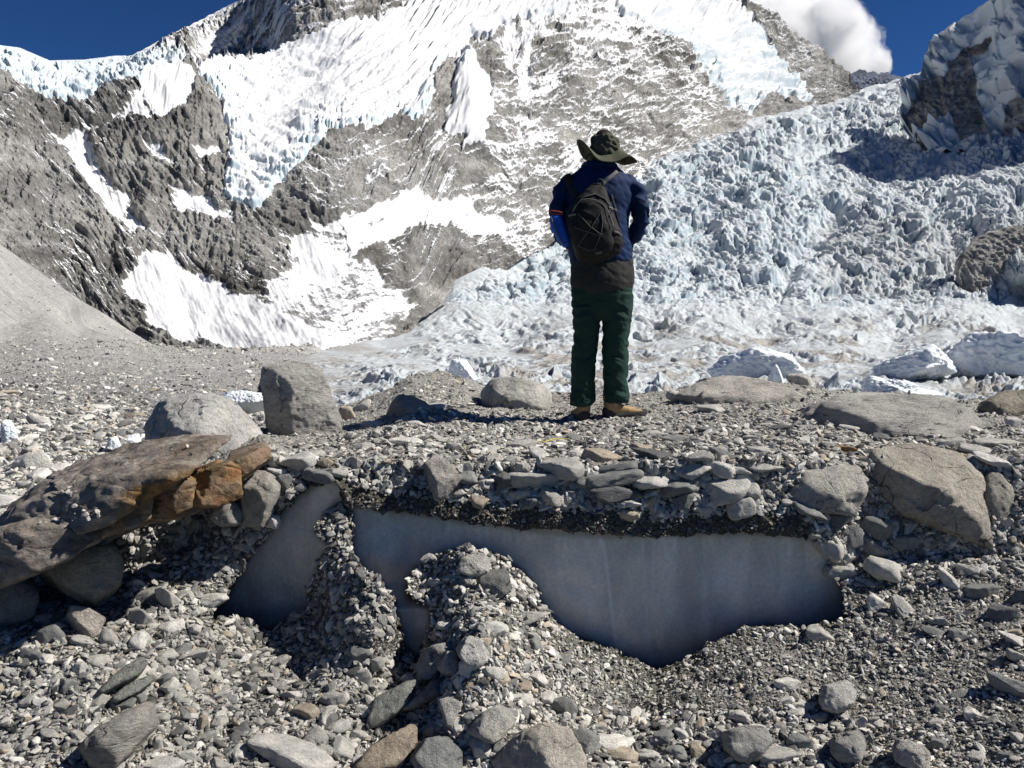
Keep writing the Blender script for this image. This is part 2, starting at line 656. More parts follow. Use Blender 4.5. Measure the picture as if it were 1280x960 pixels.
# ---- main mountain wall
M_TOP = [(-260, 20), (-100, 38), (0, 57), (25, 60), (62, 76), (105, 75), (145, 70), (164, 70), (180, 62), (200, 51), (225, 38), (250, 26), (275, 13), (300, 0), (360, -40),
         (450, -85), (560, -110), (700, -100), (800, -65), (880, -22), (915, 2), (960, 26), (1000, 55), (1025, 72), (1040, 88), (1058, 98), (1066, 128)]
M_BOT = [(-260, 400), (0, 400), (100, 430), (180, 450), (260, 450), (430, 450), (510, 425), (560, 385), (640, 345), (740, 285), (830, 220), (920, 180), (1000, 160), (1066, 140)]
M_D = [(-260, 400, 215), (-260, 200, 250), (-260, 20, 300), (0, 400, 225), (0, 330, 240), (0, 200, 276), (0, 100, 312), (0, 57, 332), (100, 430, 250), (100, 330, 270), (100, 200, 315), (100, 76, 352),
       (260, 450, 245), (260, 432, 260), (200, 380, 278), (260, 330, 307), (260, 250, 335), (260, 160, 370), (240, 90, 400), (170, 70, 380),
       (430, 450, 255), (430, 430, 268), (400, 330, 330), (400, 280, 350), (400, 200, 390), (400, 170, 410), (400, 100, 547), (400, 50, 590), (400, 0, 650), (400, -60, 730), (320, 90, 520), (320, 40, 600), (300, 0, 640),
       (510, 402, 335), (545, 362, 420), (520, 300, 415), (540, 250, 440), (540, 180, 470), (540, 120, 545), (540, 60, 640), (540, 0, 740), (540, -100, 880),
       (640, 345, 480), (640, 320, 500), (640, 220, 555), (640, 150, 604), (640, 80, 690), (640, 0, 823), (640, -100, 960),
       (740, 285, 610), (740, 250, 640), (740, 150, 715), (740, 60, 830), (740, -60, 1010), (850, 210, 820), (850, 183, 860), (850, 100, 965), (850, 0, 1170), (850, -40, 1250),
       (950, 170, 1060), (950, 145, 1110), (950, 60, 1270), (950, 20, 1350), (1066, 140, 1330), (1062, 118, 1380), (1040, 88, 1430)]
M_D = [(a, b, math.log(c)) for a, b, c in M_D]
BGPOLY = [(160, 75), (164, 60), (300, -60), (420, -60), (400, 20), (345, 78), (300, 84), (262, 88), (248, 92), (240, 83), (228, 73), (215, 70), (190, 69), (165, 71)]

# (polygon, coverage, raise in px, edge softness, kind)   kinds: ice = broken ice, smooth, flute, mix
SNOW = [
    ([(-300, -10), (-100, 30), (0, 50), (25, 52), (62, 68), (105, 68), (145, 62), (190, 67), (225, 71), (242, 82), (226, 95), (222, 86), (190, 92), (178, 106), (160, 108), (135, 121), (115, 132), (100, 144), (75, 138), (45, 124), (20, 108), (0, 100), (-100, 85), (-300, 70)], 1.0, 7, 4, 'ice'),
    ([(180, 92), (222, 84), (226, 95), (238, 95), (252, 108), (250, 122), (235, 142), (207, 157), (195, 152), (188, 130), (178, 118)], 1.0, 5, 4, 'flute'),
    ([(112, 172), (135, 158), (150, 145), (165, 125), (178, 119), (186, 135), (192, 152), (175, 151), (160, 150), (135, 163)], 0.95, 2, 3, 'smooth'),
    ([(55, 162), (75, 168), (95, 166), (112, 172), (113, 190), (125, 205), (140, 225), (160, 250), (185, 285), (195, 296), (170, 300), (150, 282), (120, 248), (100, 218), (85, 195)], 0.8, -3, 6, 'smooth'),
    ([(183, 180), (200, 190), (212, 205), (220, 220), (205, 213), (190, 196)], 0.9, 1, 3, 'smooth'),
    ([(250, 187), (275, 198), (290, 205), (270, 207), (243, 203)], 0.9, 1, 3, 'smooth'),
    ([(207, 236), (225, 248), (250, 254), (265, 260), (285, 270), (298, 281), (270, 284), (240, 272), (225, 277), (215, 257)], 0.85, 1, 3, 'smooth'),
    ([(246, 90), (320, 82), (355, 68), (395, 58), (412, 36), (450, 40), (500, 28), (512, 10), (525, -10), (545, -140), (700, -140), (720, -40), (730, 0), (690, 32), (652, 38), (645, 42), (625, 45), (612, 62), (592, 56), (588, 70), (560, 85), (545, 100), (540, 125), (535, 150), (500, 160), (480, 172), (450, 175), (430, 172), (412, 176), (400, 186), (388, 203), (375, 217), (368, 228), (345, 237), (340, 252), (325, 269), (310, 271), (290, 264), (279, 246), (284, 225), (283, 205), (291, 195), (286, 170), (275, 140), (265, 115), (252, 105)], 1.0, 15, 7, 'ice'),
    ([(583, 70), (600, 95), (622, 122), (611, 126), (618, 150), (611, 170), (599, 190), (590, 197), (578, 192), (565, 175), (558, 155), (565, 130), (570, 105)], 1.0, 9, 9, 'flute'),
    ([(632, 44), (640, 46), (642, 70), (640, 102), (634, 100)], 0.95, 4, 3, 'smooth'),
    ([(650, 44), (662, 44), (661, 80), (659, 140), (649, 142), (650, 90)], 0.95, 4, 3, 'smooth'),
    ([(735, -5), (690, -70), (800, -80), (890, -30), (920, 12), (945, 45), (965, 70), (985, 92), (1004, 116), (1012, 134), (1000, 139), (960, 131), (930, 152), (912, 146), (903, 128), (882, 106), (856, 70), (832, 56), (800, 42), (780, 32), (760, 12)], 1.0, 9, 6, 'ice'),
    ([(955, 30), (985, 62), (1012, 92), (1040, 128), (1025, 130), (1000, 98), (975, 68)], 0.5, 0, 4, 'mix'),
    ([(425, 288), (450, 275), (500, 258), (527, 247), (545, 257), (575, 251), (600, 270), (640, 291), (632, 297), (585, 299), (572, 288), (540, 285), (500, 300), (480, 311), (455, 320), (440, 332)], 0.95, 4, 6, 'smooth'),
    ([(188, 326), (210, 326), (240, 343), (290, 373), (340, 388), (405, 425), (420, 440), (340, 445), (260, 436), (215, 430), (190, 412), (185, 386), (163, 382), (158, 360), (170, 340)], 1.0, 4, 10, 'smooth'),
    ([(370, 292), (395, 280), (430, 288), (440, 330), (470, 335), (480, 360), (522, 386), (507, 407), (480, 440), (400, 440), (350, 422), (345, 390), (335, 365), (365, 330)], 0.72, 3, 12, 'smooth'),
    ([(278, 352), (300, 334), (335, 325), (370, 322), (385, 350), (380, 385), (350, 400), (310, 372)], 0.5, 0, 8, 'mix'),
    ([(690, 34), (735, -30), (790, 25), (830, 60), (760, 66), (700, 60), (655, 70), (650, 40)], 0.66, 2, 10, 'mix'),
    ([(620, 60), (700, 30), (740, 0), (780, 35), (830, 60), (855, 75), (885, 110), (900, 150), (860, 190), (800, 230), (700, 300), (660, 310), (640, 270), (610, 200)], 0.47, 0, 14, 'mix'),
    ([(560, 250), (650, 200), (700, 240), (690, 300), (640, 320), (600, 270)], 0.48, 0, 10, 'mix'),
    ([(480, 320), (600, 290), (640, 310), (560, 350), (520, 385), (480, 360)], 0.42, 0, 10, 'mix'),
    ([(400, 190), (540, 150), (620, 200), (560, 250), (430, 280), (380, 240)], 0.43, 0, 10, 'mix'),
    ([(60, 120), (110, 135), (170, 115), (150, 140), (115, 170), (60, 160)], 0.36, 0, 8, 'mix'),
    ([(120, 120), (260, 120), (290, 260), (260, 310), (180, 290), (140, 220)], 0.30, 0, 10, 'mix'),
    ([(160, 72), (300, -30), (420, -30), (390, 20), (330, 80), (250, 92)], 0.62, 0, 4, 'mix'),
    ([(238, 74), (262, 54), (298, 33), (316, 28), (296, 58), (268, 86), (246, 86)], 0.95, 2, 6, 'smooth'),
    ([(340, 70), (370, 30), (380, 5), (440, -20), (370, -20), (320, 20), (285, 60), (270, 90)], 0.55, 0, 4, 'mix'),
]


def mountain_depth(px, py):
    Y = np.exp(tps(M_D, px, py))
    bgm = smooth01(sdf(BGPOLY, px, py) / 5 + 0.5) * smooth01((370 - px) / 110) * smooth01((95 - py) / 8 + 0.3)
    return Y * (1 + 0.55 * bgm)


def mountain_disp(PX, PY, b, Y, T):
    wx = PX + 6 * perlin(PX / 22, PY / 22, 91) + 3.4 * perlin(PX / 7, PY / 7, 92)
    wy = PY + 6 * perlin(PX / 22, PY / 22, 93) + 3.4 * perlin(PX / 7, PY / 7, 94)
    cover = np.full(PX.shape, 0.37)
    hr = np.zeros(PX.shape)
    wi = np.zeros(PX.shape)      # weights of surface kinds
    wf = np.zeros(PX.shape)
    wsm = np.zeros(PX.shape)
    for poly, cov, rise, soft, kind in SNOW[::-1]:
        p = np.array(poly)
        m = (PX > p[:, 0].min() - 30) & (PX < p[:, 0].max() + 30) & (PY > p[:, 1].min() - 30) & (PY < p[:, 1].max() + 30)
        d = sdf(poly, wx[m], wy[m])
        w = smooth01(d / soft + 0.5) if kind == 'mix' else smooth01(d / (9 if kind == 'smooth' else 3) + 0.5)
        cover[m] = cover[m] * (1 - w) + cov * w
        hr[m] += rise * smooth01(d / soft + 0.3)
        if kind == 'ice':
            wi[m] = np.maximum(wi[m], w)
        elif kind == 'flute':
            wf[m] = np.maximum(wf[m], w)
        elif kind == 'smooth':
            wsm[m] = np.maximum(wsm[m], w)
    rockw = np.clip(1 - wi - wf - wsm, 0, 1)
    # rock: ridges running down the wall, ledges across it
    u, v = PX, b / 1.5
    q = perlin(u / 60, v / 60, 5) * 14
    big = fbm((u + 0.35 * v) / 130, v / 210, 21, 3, 0.5, True) * 14 * (1 - 0.75 * wi)
    lw = smooth01((330 - PX) / 120)
    rib = fbm((u - 0.45 * v * lw + 0.25 * v + q) / 46, (v + q) / 95, 31, 6, 0.56, True) * (7.5 + 2.5 * lw)
    led = fbm((u - 0.2 * v) / 70 + q / 40, (v + 0.3 * u + q) / 17, 41, 5, 0.62, True) * 5.5 * (1 - 0.65 * lw)
    led = led + lw * fbm((u - v) / 95 + q / 60, (u + v + 0.7 * q) / 15, 43, 5, 0.6, True) * 5.5
    cw, cw2, cc = worley((u + q) / 26, (v + 0.35 * u) / 13, 47, 1.4)
    led = led + (cc - 0.5) * 5.0 * np.clip(0.5 + fbm(u / 80, v / 60, 49, 2), 0, 1)
    fine = fbm(u / 9, v / 7, 51, 5, 0.7, True) * 3.6
    rock = rib + led + fine
    # broken ice: shelves stepping across, block edges
    s1 = (v * 0.9 + 0.28 * u + 26 * perlin(u / 70, v / 60, 61)) / 34
    fr = s1 - np.floor(s1)
    step = (smooth01(fr / 0.75) - fr) * 24 * np.clip(0.45 + 1.0 * fbm(u / 60, v / 40, 62, 2), 0, 1)
    f1, f2, ch = worley(u / 16 + 0.4 * perlin(u / 12, v / 12, 63), v / 11, 64, 0.9)
    cliff = np.clip(1 - np.abs(sdf(SNOW[7][0], PX, PY)) / 42, 0, 1)
    cliff2 = np.clip(1 - np.abs(sdf(SNOW[0][0], PX, PY) - 10) / 34, 0, 1)
    cliff3 = np.clip(1 - np.abs(sdf(SNOW[11][0], PX, PY)) / 34, 0, 1)
    cl = np.maximum(np.maximum(cliff * smooth01((PY - 70) / 60), cliff2), cliff3 * smooth01((PY - 20) / 60))
    ice = step + (ch - 0.5) * (0.5 + 6.5 * cl) + fbm(u / 40, v / 18, 65, 4, 0.55) * 8.5 + fbm((u - 0.5 * v) / 10, v / 50, 68, 3, 0.5, True) * 1.6 + fbm(u / 14, v / 8, 67, 3, 0.5) * (1.2 + 1.6 * cl)
    col = fbm(u / 6.5, v / 60, 66, 2, 0.5, True) * 2.6 * cl
    ice = ice + col
    # flutes high on the wall (hanging snow between the rock bands)
    fz = smooth01((60 - PY) / 40) * smooth01((PX - 480) / 60) + smooth01((40 - PY) / 30) * smooth01((PX - 700) / 40)
    fl = fbm((u - 0.3 * v) / 11, v / 120, 71, 2, 0.5, True) * 3.6
    ice = ice + fl * np.clip(fz, 0, 1)
    flute = fbm((u - 0.15 * v) / 12, v / 90, 72, 3, 0.5, True) * 2.8
    fang = np.clip(1 - np.abs(PX - (582 + 0.04 * (PY - 70) * 1.0)) / 26, 0, 1) * 15 * (sdf(SNOW[8][0], PX, PY) > -8)
    smoothh = fbm(u / 26, v / 26, 73, 4, 0.5) * 3 + fbm((u + 0.3 * v) / 9, v / 60, 75, 3, 0.55, True) * 1.5 + fbm(u / 6, v / 6, 74, 2) * 0.5
    h = big + hr + rockw * rock + wi * ice + wf * flute + wsm * smoothh + fang * wf
    # keep the crest line where it is
    h = h * smooth01(T * 14 + 0.12)
    # snow hangs on on ledges, rock shows on steep steps
    hy = np.gradient(h, axis=0) / np.maximum(np.abs(np.gradient(b, axis=0)), 0.3)
    mixw = np.clip(1 - wi - wf, 0, 1)
    cover = cover + mixw * np.clip(hy * 0.4, -0.35, 0.35)
    cover = cover + mixw * (0.42 * fbm((u - 0.3 * v) / 26, (v + 0.3 * u) / 10, 81, 5, 0.7) + 0.22 * fbm(u / 7, v / 5, 83, 3, 0.7))
    rfw = smooth01((PX - 590) / 80)
    cover = cover + mixw * rfw * 0.42 * (fbm((u + 0.9 * v) / 20, (v - 0.9 * u) / 110, 85, 4, 0.6, True) - 0.1)
    cover = cover + mixw * 0.3 * fbm(u / 60, v / 60, 87, 3)
    cz = smooth01((PX - 300) / 80) * smooth01((760 - PX) / 120)
    band = fbm((u - 0.3 * v) / 85 + 0.03 * q, (v + 0.3 * u + 0.8 * q) / 12, 89, 4, 0.6)
    cover = cover + mixw * cz * (0.6 * band + 0.05) * smooth01((345 - PY) / 50)
    icef = np.clip(np.clip(-hy * 0.75, 0, 1) * np.clip(wi, 0, 1) * (0.35 + cl), 0, 0.9)
    left = smooth01((250 - PX) / 40) * wi
    icef = np.maximum(icef, 0.55 * left)
    d0 = np.array([0.12, -0.72, 0.68])
    return h, d0 / np.linalg.norm(d0), {'snow': cover, 'ice': icef}


rows_m = np.linspace(0, 1, 430)
sheet('mountain', M_MOUNT, -260, 1066, 1240, lambda x: lerp_tab(M_TOP, x) + 1.2 * perlin(x / 6, x * 0, 3) * (x > 155), lambda x: lerp_tab(M_BOT, x), rows_m, mountain_depth, mountain_disp)

# ---- icefall and glacier floor
G_TOP = [(330, 470), (360, 452), (400, 440), (430, 432), (470, 424), (510, 404), (530, 380), (545, 362), (600, 335), (650, 312), (700, 282), (740, 250), (790, 213), (830, 190), (870, 172), (920, 152),
         (990, 139), (1050, 124), (1080, 110), (1110, 103), (1140, 94), (1170, 84), (1250, 60), (1400, 60), (1700, 80)]
G_D = []
for x_ in (330, 480, 640, 800, 960, 1120, 1280, 1500, 1700):
    for y_, d_ in ((530, 28), (500, 40), (485, 55), (470, 80), (450, 150), (430, 255)):
        G_D.append((x_, y_, math.log(d_)))
for x_ in (560, 640, 800, 960, 1120, 1280, 1500, 1700):
    for y_, d_ in ((400, 345), (380, 395), (350, 450), (300, 525), (250, 635), (200, 790), (150, 1040), (110, 1420)):
        k = 1 - 0.16 * smooth01((x_ - 1100) / 200.0) if y_ < 380 else 1
        G_D.append((x_, y_, math.log(d_ * float(k))))
G_RIDGES = [  # big ice bodies standing out of the fall: polygon, rise, edge, smoothness
    ([(1035, 345), (1060, 328), (1100, 322), (1140, 330), (1148, 350), (1110, 358), (1060, 362), (1036, 358)], 16, 12),
    ([(990, 355), (1000, 335), (1040, 322), (1050, 350), (1010, 378), (988, 372)], 14, 12),
    ([(1130, 330), (1150, 295), (1175, 292), (1192, 320), (1190, 340), (1150, 345)], 17, 12),
    ([(1110, 280), (1125, 260), (1150, 258), (1160, 275), (1130, 286)], 13, 10),
    ([(1180, 250), (1230, 220), (1300, 205), (1320, 230), (1260, 255), (1190, 262)], 14, 12),
    ([(1050, 300), (1085, 285), (1130, 290), (1120, 318), (1060, 325), (1045, 315)], 9, 12),
    ([(880, 345), (920, 330), (960, 340), (950, 352), (900, 356)], 8, 10),
    ([(895, 300), (920, 268), (950, 272), (955, 300), (920, 312)], 10, 10),
    ([(960, 190), (1010, 176), (1040, 186), (1000, 205)], 8, 8),
    ([(1030, 250), (1060, 240), (1110, 248), (1060, 262)], 9, 8),
]
G_VALLEY = [([(955, 205), (1010, 170), (1140, 172), (1300, 190), (1300, 215), (1180, 235), (1060, 240), (1000, 235)], -7, 20),
            ([(960, 360), (985, 330), (1010, 290), (1030, 265), (1060, 250), (1040, 300), (1000, 340), (985, 378)], -9, 14),
            ([(770, 330), (830, 300), (880, 270), (900, 300), (860, 340)], -3, 20)]


def glacier_depth(px, py):
    return np.exp(tps(G_D, px, py, 1e-3))


def glacier_disp(PX, PY, b, Y, T):
    u = PX
    v = b / 2.2
    floor_w = smooth01((PY - 360) / 40)          # 1 on the valley floor
    size = 1.0 + 0.9 * smooth01((PY - 400) / 80)
    q = 6 * perlin(u / 24, v / 24, 111)
    f1, f2, c1 = worley((u + q) / 17.0, (v + q + 0.25 * u) / 9, 112, 0.8)
    g1, g2, c2 = worley((u - q) / 7.0, (v + 0.4 * u) / 5.5, 115, 1.3)
    k1, k2, c3 = worley((u + q) / 46, (v - 0.3 * u) / 40, 118, 0.8)
    edge = np.clip((f2 - f1) * 2.2, 0, 1)
    edge3 = np.clip((k2 - k1) * 3, 0, 1)
    amp2 = np.clip(0.7 + 1.3 * fbm(u / 90, v / 60, 119, 3), 0.15, 1.6)
    m1, m2, c5 = worley((u + 1.5 * q) / 30, (v + q - 0.4 * u) / 15, 117, 0.6)
    amp3 = np.clip(0.35 + 1.9 * fbm(u / 55 + 3, v / 30, 154, 3), 0.05, 1.5)
    n1_, n2_, c7 = worley((u + 2 * q) / 70, (v + q + 0.2 * u) / 26, 155, 0.5)
    fallh = (c3 - 0.5) * 12 * edge3 + (c7 - 0.5) * 7 * np.clip((n2_ - n1_) * 4, 0, 1) + (c5 - 0.45) * 11 * np.clip((m2 - m1) * 6, 0, 1) * amp2 + (c1 - 0.5) * 7 * np.clip(edge * 2, 0, 1) * np.clip(amp3, 0.3, 1.3) + (c2 - 0.5) * 2.2
    fallh = fallh - 5 * np.clip(1 - (m2 - m1) * 9, 0, 1) * amp2 - 4 * np.clip(1 - (k2 - k1) * 14, 0, 1)
    fallh = fallh + fbm(u / 44, v / 34, 120, 5, 0.6) * 7 + fbm(u / 9, v / 6, 122, 4, 0.65, True) * 2.4
    ridge = fbm((u + 1.6 * v) / 85, v / 60, 125, 4, 0.55, True) * 5
    fallh = fallh * 0.88 + ridge
    # calmer floor: pinnacles and pressure ridges
    w = b / 11.0 + 4 * perlin(u / 40, b / 400, 129)
    r = fbm((u + 0.6 * w) / 44, w / 17, 130, 5, 0.6, True)
    w1, w2, c4 = worley((u + q) / 15, w / 7, 132, 1.2)
    patch = np.clip(0.55 + 1.3 * fbm(u / 110, w / 30, 133, 3), 0.15, 1.3)
    x1, x2, c6 = worley((u - q) / 30, (w + 0.2 * u) / 9, 135, 0.8)
    fl = (np.clip(r, -0.2, 1) * 5 + (c4 - 0.5) * 4.5 * np.clip((w2 - w1) * 4, 0, 1) + (c6 - 0.45) * 6 * np.clip((x2 - x1) * 4, 0, 1) + fbm(u / 6, w / 2.6, 131, 4, 0.65) * 2.0) * patch
    near = smooth01((PY - 440) / 40)
    fl = fl * (1.1 + 0.7 * near)
    h = fallh * (1 - floor_w) + fl * floor_w
    rough = np.ones(PX.shape)
    for poly, rise, soft in G_RIDGES + G_VALLEY:
        p = np.array(poly)
        m = (PX > p[:, 0].min() - 30) & (PX < p[:, 0].max() + 30) & (PY > p[:, 1].min() - 30) & (PY < p[:, 1].max() + 30)
        wx = PX[m] + 4 * perlin(PX[m] / 14, PY[m] / 14, 141)
        wy = PY[m] + 4 * perlin(PX[m] / 14, PY[m] / 14, 142)
        d = smooth01(sdf(poly, wx, wy) / soft + 0.35)
        h[m] += rise * d
        rough[m] -= 0.55 * d * (rise > 0) + 0.45 * d * (rise < 0)
    h = h * np.clip(rough, 0.25, 1) + (1 - np.clip(rough, 0.25, 1)) * (h * 0.35)
    # flat snowy basin under the ice shoulder
    h = h * smooth01(T * 9 + 0.25)
    gl = lerp_tab(G_TOP, PX)
    side = 0.9 * smooth01((PY - gl) / 60) * smooth01((720 - PX) / 80) + smooth01((PX - 640) / 80)
    h = np.where(PX < 720, h * np.clip(0.2 + 0.8 * side, 0, 1), h)
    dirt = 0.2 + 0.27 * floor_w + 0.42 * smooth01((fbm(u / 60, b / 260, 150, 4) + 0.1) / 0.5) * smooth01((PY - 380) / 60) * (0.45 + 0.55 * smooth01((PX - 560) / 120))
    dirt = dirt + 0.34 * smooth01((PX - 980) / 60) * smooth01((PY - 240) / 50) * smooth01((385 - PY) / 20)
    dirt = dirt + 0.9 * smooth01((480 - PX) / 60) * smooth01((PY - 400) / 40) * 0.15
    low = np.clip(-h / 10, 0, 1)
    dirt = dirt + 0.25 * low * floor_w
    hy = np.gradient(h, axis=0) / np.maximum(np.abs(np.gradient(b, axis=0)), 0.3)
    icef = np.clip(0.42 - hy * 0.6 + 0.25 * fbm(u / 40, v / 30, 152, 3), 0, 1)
    d0 = np.stack([0 * h + 0.05, -0.42 + 0.3 * floor_w, 0.9 + 0 * h], -1)
    return h, d0 / np.linalg.norm(d0, axis=-1, keepdims=True), {'ice': icef, 'dirt': dirt}


tt = np.linspace(0, 1, 820)
rows_g = np.where(tt < 0.5, tt / 0.5 * 0.62, 0.62 + (tt - 0.5) / 0.5 * 0.38)
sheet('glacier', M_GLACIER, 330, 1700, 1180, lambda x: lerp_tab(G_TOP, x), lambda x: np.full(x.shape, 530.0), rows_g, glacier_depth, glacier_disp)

# ---- ice shoulder at the right
R_TOP = [(1126, 100), (1150, 90), (1155, 70), (1162, 60), (1167, 46), (1180, 40), (1192, 28), (1212, 16), (1235, 2), (1262, -12), (1300, -40), (1340, -95), (1400, -170), (1550, -250), (1800, -280)]
R_BOT = [(1126, 158), (1140, 175), (1180, 200), (1240, 205), (1280, 215), (1400, 280), (1800, 330)]
R_D = [(1126, 158, 905), (1140, 175, 860), (1180, 200, 800), (1240, 205, 780), (1280, 215, 745), (1400, 280, 560), (1800, 330, 470),
       (1126, 100, 960), (1160, 60, 975), (1212, 16, 960), (1262, -12, 930), (1300, -35, 900), (1400, -110, 800), (1550, -190, 720), (1800, -230, 680),
       (1180, 120, 890), (1240, 110, 860), (1300, 100, 800), (1500, 50, 640)]
R_D = [(a, b, math.log(c)) for a, b, c in R_D]
R_ROCK = [([(1128, 150), (1140, 130), (1150, 100), (1180, 92), (1190, 80), (1204, 58), (1212, 72), (1222, 100), (1224, 140), (1240, 165), (1242, 175), (1215, 176), (1195, 165), (1185, 140), (1165, 150), (1140, 165)], 0.12),
          ([(1204, 60), (1225, 52), (1240, 48), (1240, 54), (1215, 66)], 0.2),
          ([(1258, 130), (1280, 124), (1330, 120), (1330, 180), (1280, 172), (1250, 168)], 0.12),
          ([(1246, 180), (1262, 175), (1270, 182), (1250, 188)], 0.15)]


def shoulder_disp(PX, PY, b, Y, T):
    u, v = PX, b
    q = 8 * perlin(u / 30, v / 30, 201)
    f1, f2, c1 = worley((u + q) / 44, (v + q) / 38, 202, 1.0)
    g1, g2, c2 = worley((u + q) / 17, v / 20, 203, 1.2)
    h = (c1 - 0.5) * 24 * smooth01((f2 - f1) * 3) + (c2 - 0.5) * 5 + fbm(u / 30, v / 30, 205, 4) * 8
    cover = np.full(PX.shape, 1.0)
    wx = PX + 4 * perlin(PX / 14, PY / 14, 206)
    wy = PY + 4 * perlin(PX / 14, PY / 14, 207)
    rw = np.zeros(PX.shape)
    for poly, cov in R_ROCK:
        w = smooth01(sdf(poly, wx, wy) / 4 + 0.5)
        cover = cover * (1 - w) + cov * w
        rw = np.maximum(rw, w)
    rock = fbm((u - 0.4 * v) / 16, (v + 0.3 * u) / 30, 208, 5, 0.6, True) * 7 - 5
    h = h * (1 - rw) + rock * rw
    h = h * smooth01(T * 7 + 0.3)
    cover = cover + 0.2 * rw * fbm(u / 14, v / 10, 209, 4)
    d0 = np.array([-0.55, -0.55, 0.6])
    return h, d0 / np.linalg.norm(d0), {'snow': cover, 'ice': 0.45 + 0.4 * np.clip(fbm(u / 20, v / 20, 210, 3), -1, 1)}


sheet('ice_shoulder', M_MOUNT, 1126, 1800, 520, lambda x: lerp_tab(R_TOP, x) + 2.5 * perlin(x / 11, x * 0, 4), lambda x: lerp_tab(R_BOT, x), np.linspace(0, 1, 260),
      lambda a, b: np.exp(tps(R_D, a, b)), shoulder_disp)

# ---- rock island at the right edge of the icefall
K_TOP = [(1190, 345), (1197, 322), (1215, 300), (1235, 290), (1260, 284), (1300, 280), (1400, 290), (1500, 340)]
K_BOT = [(1190, 352), (1215, 372), (1260, 384), (1300, 392), (1400, 395), (1500, 380)]


def island_disp(PX, PY, b, Y, T):
    u, v = PX, b
    h = fbm((u - 0.5 * v) / 34, (v + 0.5 * u) / 24, 301, 5, 0.6, True) * 9 + fbm(u / 6, v / 6, 303, 3) * 2
    h = h + 8 * np.sin(np.pi * np.clip(T, 0, 1))
    h = h * smooth01(T * 8 + 0.3)
    return h, np.array([0.1, -0.8, 0.58]), {'snow': 0.05 + 0.15 * fbm(u / 20, v / 12, 305, 3), 'ice': 0 * h}


sheet('rock_island', M_MOUNT, 1190, 1500, 260, lambda x: lerp_tab(K_TOP, x) + 2 * perlin(x / 9, x * 0, 6), lambda x: lerp_tab(K_BOT, x), np.linspace(0, 1, 110),
      lambda a, b: 395 + (385 - b) * 0.35 + 0 * a, island_disp)

# ---- far peak in the gap, coloured blue for haze
FAR_TOP = [(1010, 118), (1040, 104), (1050, 97), (1062, 93), (1072, 88), (1078, 86), (1085, 91), (1092, 89), (1098, 92), (1108, 90), (1118, 94), (1128, 96), (1150, 104), (1200, 112)]


def far_disp(PX, PY, b, Y, T):
    h = fbm((PX + b * 0.5) / 12, b / 16, 401, 5, 0.6, True) * 5 * smooth01(T * 5 + 0.1)
    return h, np.array([-0.6, -0.6, 0.5]), {'snow': 0.26 + 0.22 * fbm(PX / 8, b / 14, 403, 4), 'ice': 0 * h}


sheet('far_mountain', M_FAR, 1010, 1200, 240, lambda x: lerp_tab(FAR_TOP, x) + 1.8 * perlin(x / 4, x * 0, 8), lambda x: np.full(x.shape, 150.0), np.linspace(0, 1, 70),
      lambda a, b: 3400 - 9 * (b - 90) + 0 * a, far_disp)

# ---- grey moraine: scree slope and rubble floor at the left
S_TOP = [(-330, 120), (-200, 190), (-100, 248), (0, 305), (50, 340), (100, 375), (130, 392), (160, 412), (190, 430), (230, 435), (300, 436), (400, 432), (470, 432), (560, 440)]
S_D = []
for x_, lst in ((-330, ((120, 150), (250, 128), (400, 100), (460, 60), (500, 28), (560, 13), (640, 8.2), (700, 6.5))),
                (0, ((310, 188), (350, 176), (400, 160), (430, 140), (460, 85), (500, 32), (560, 14), (640, 8.6), (700, 6.8))),
                (100, ((375, 197), (420, 176), (440, 130), (465, 78), (500, 34), (560, 13.5), (640, 8.8), (700, 7))),
                (200, ((435, 200), (450, 130), (470, 78), (500, 36), (560, 13), (640, 8.8), (700, 7))),
                (400, ((435, 235), (450, 140), (470, 78), (500, 38), (560, 16), (640, 9), (700, 7))),
                (560, ((440, 220), (450, 150), (470, 80), (500, 42), (560, 18), (640, 9), (700, 7)))):
    for y_, d_ in lst:
        S_D.append((x_, y_, math.log(d_)))


def scree_depth(px, py):
    return np.exp(tps(S_D, px, py, 1e-3))


def scree_disp(PX, PY, b, Y, T):
    u, v = PX, b
    slope = smooth01((430 - PY) / 40)
    h = fbm(u / 60, v / 60, 501, 5, 0.55) * 7 * (1 - 0.75 * slope) + fbm(u / 12, v / 12, 503, 4, 0.6) * 2.4 * (1 - 0.7 * slope) + fbm(u / 3.2, v / 3.2, 507, 2) * 0.5
    h = h + fbm((u + 0.8 * v) / 18, v / 120, 509, 3, 0.5, True) * 1.2 * slope
    h = h * smooth01(T * 8 + 0.1)
    # dips under the glacier towards the right
    edge = lerp_tab([(430, 395), (445, 375), (460, 350), (475, 325), (490, 305), (510, 400), (540, 470), (700, 480)], PY)
    edge = edge + 22 * perlin(u / 30, v / 60, 515)
    h = h - 26 * smooth01((u - edge) / 60)
    return h, np.array([0.0, -0.15, 0.985]), {}


ts = np.linspace(0, 1, 430)
so, SV, SPX, SPY = sheet('moraine', M_SCREE, -330, 560, 640, lambda x: lerp_tab(S_TOP, x), lambda x: np.full(x.shape, 700.0), ts, scree_depth, scree_disp)

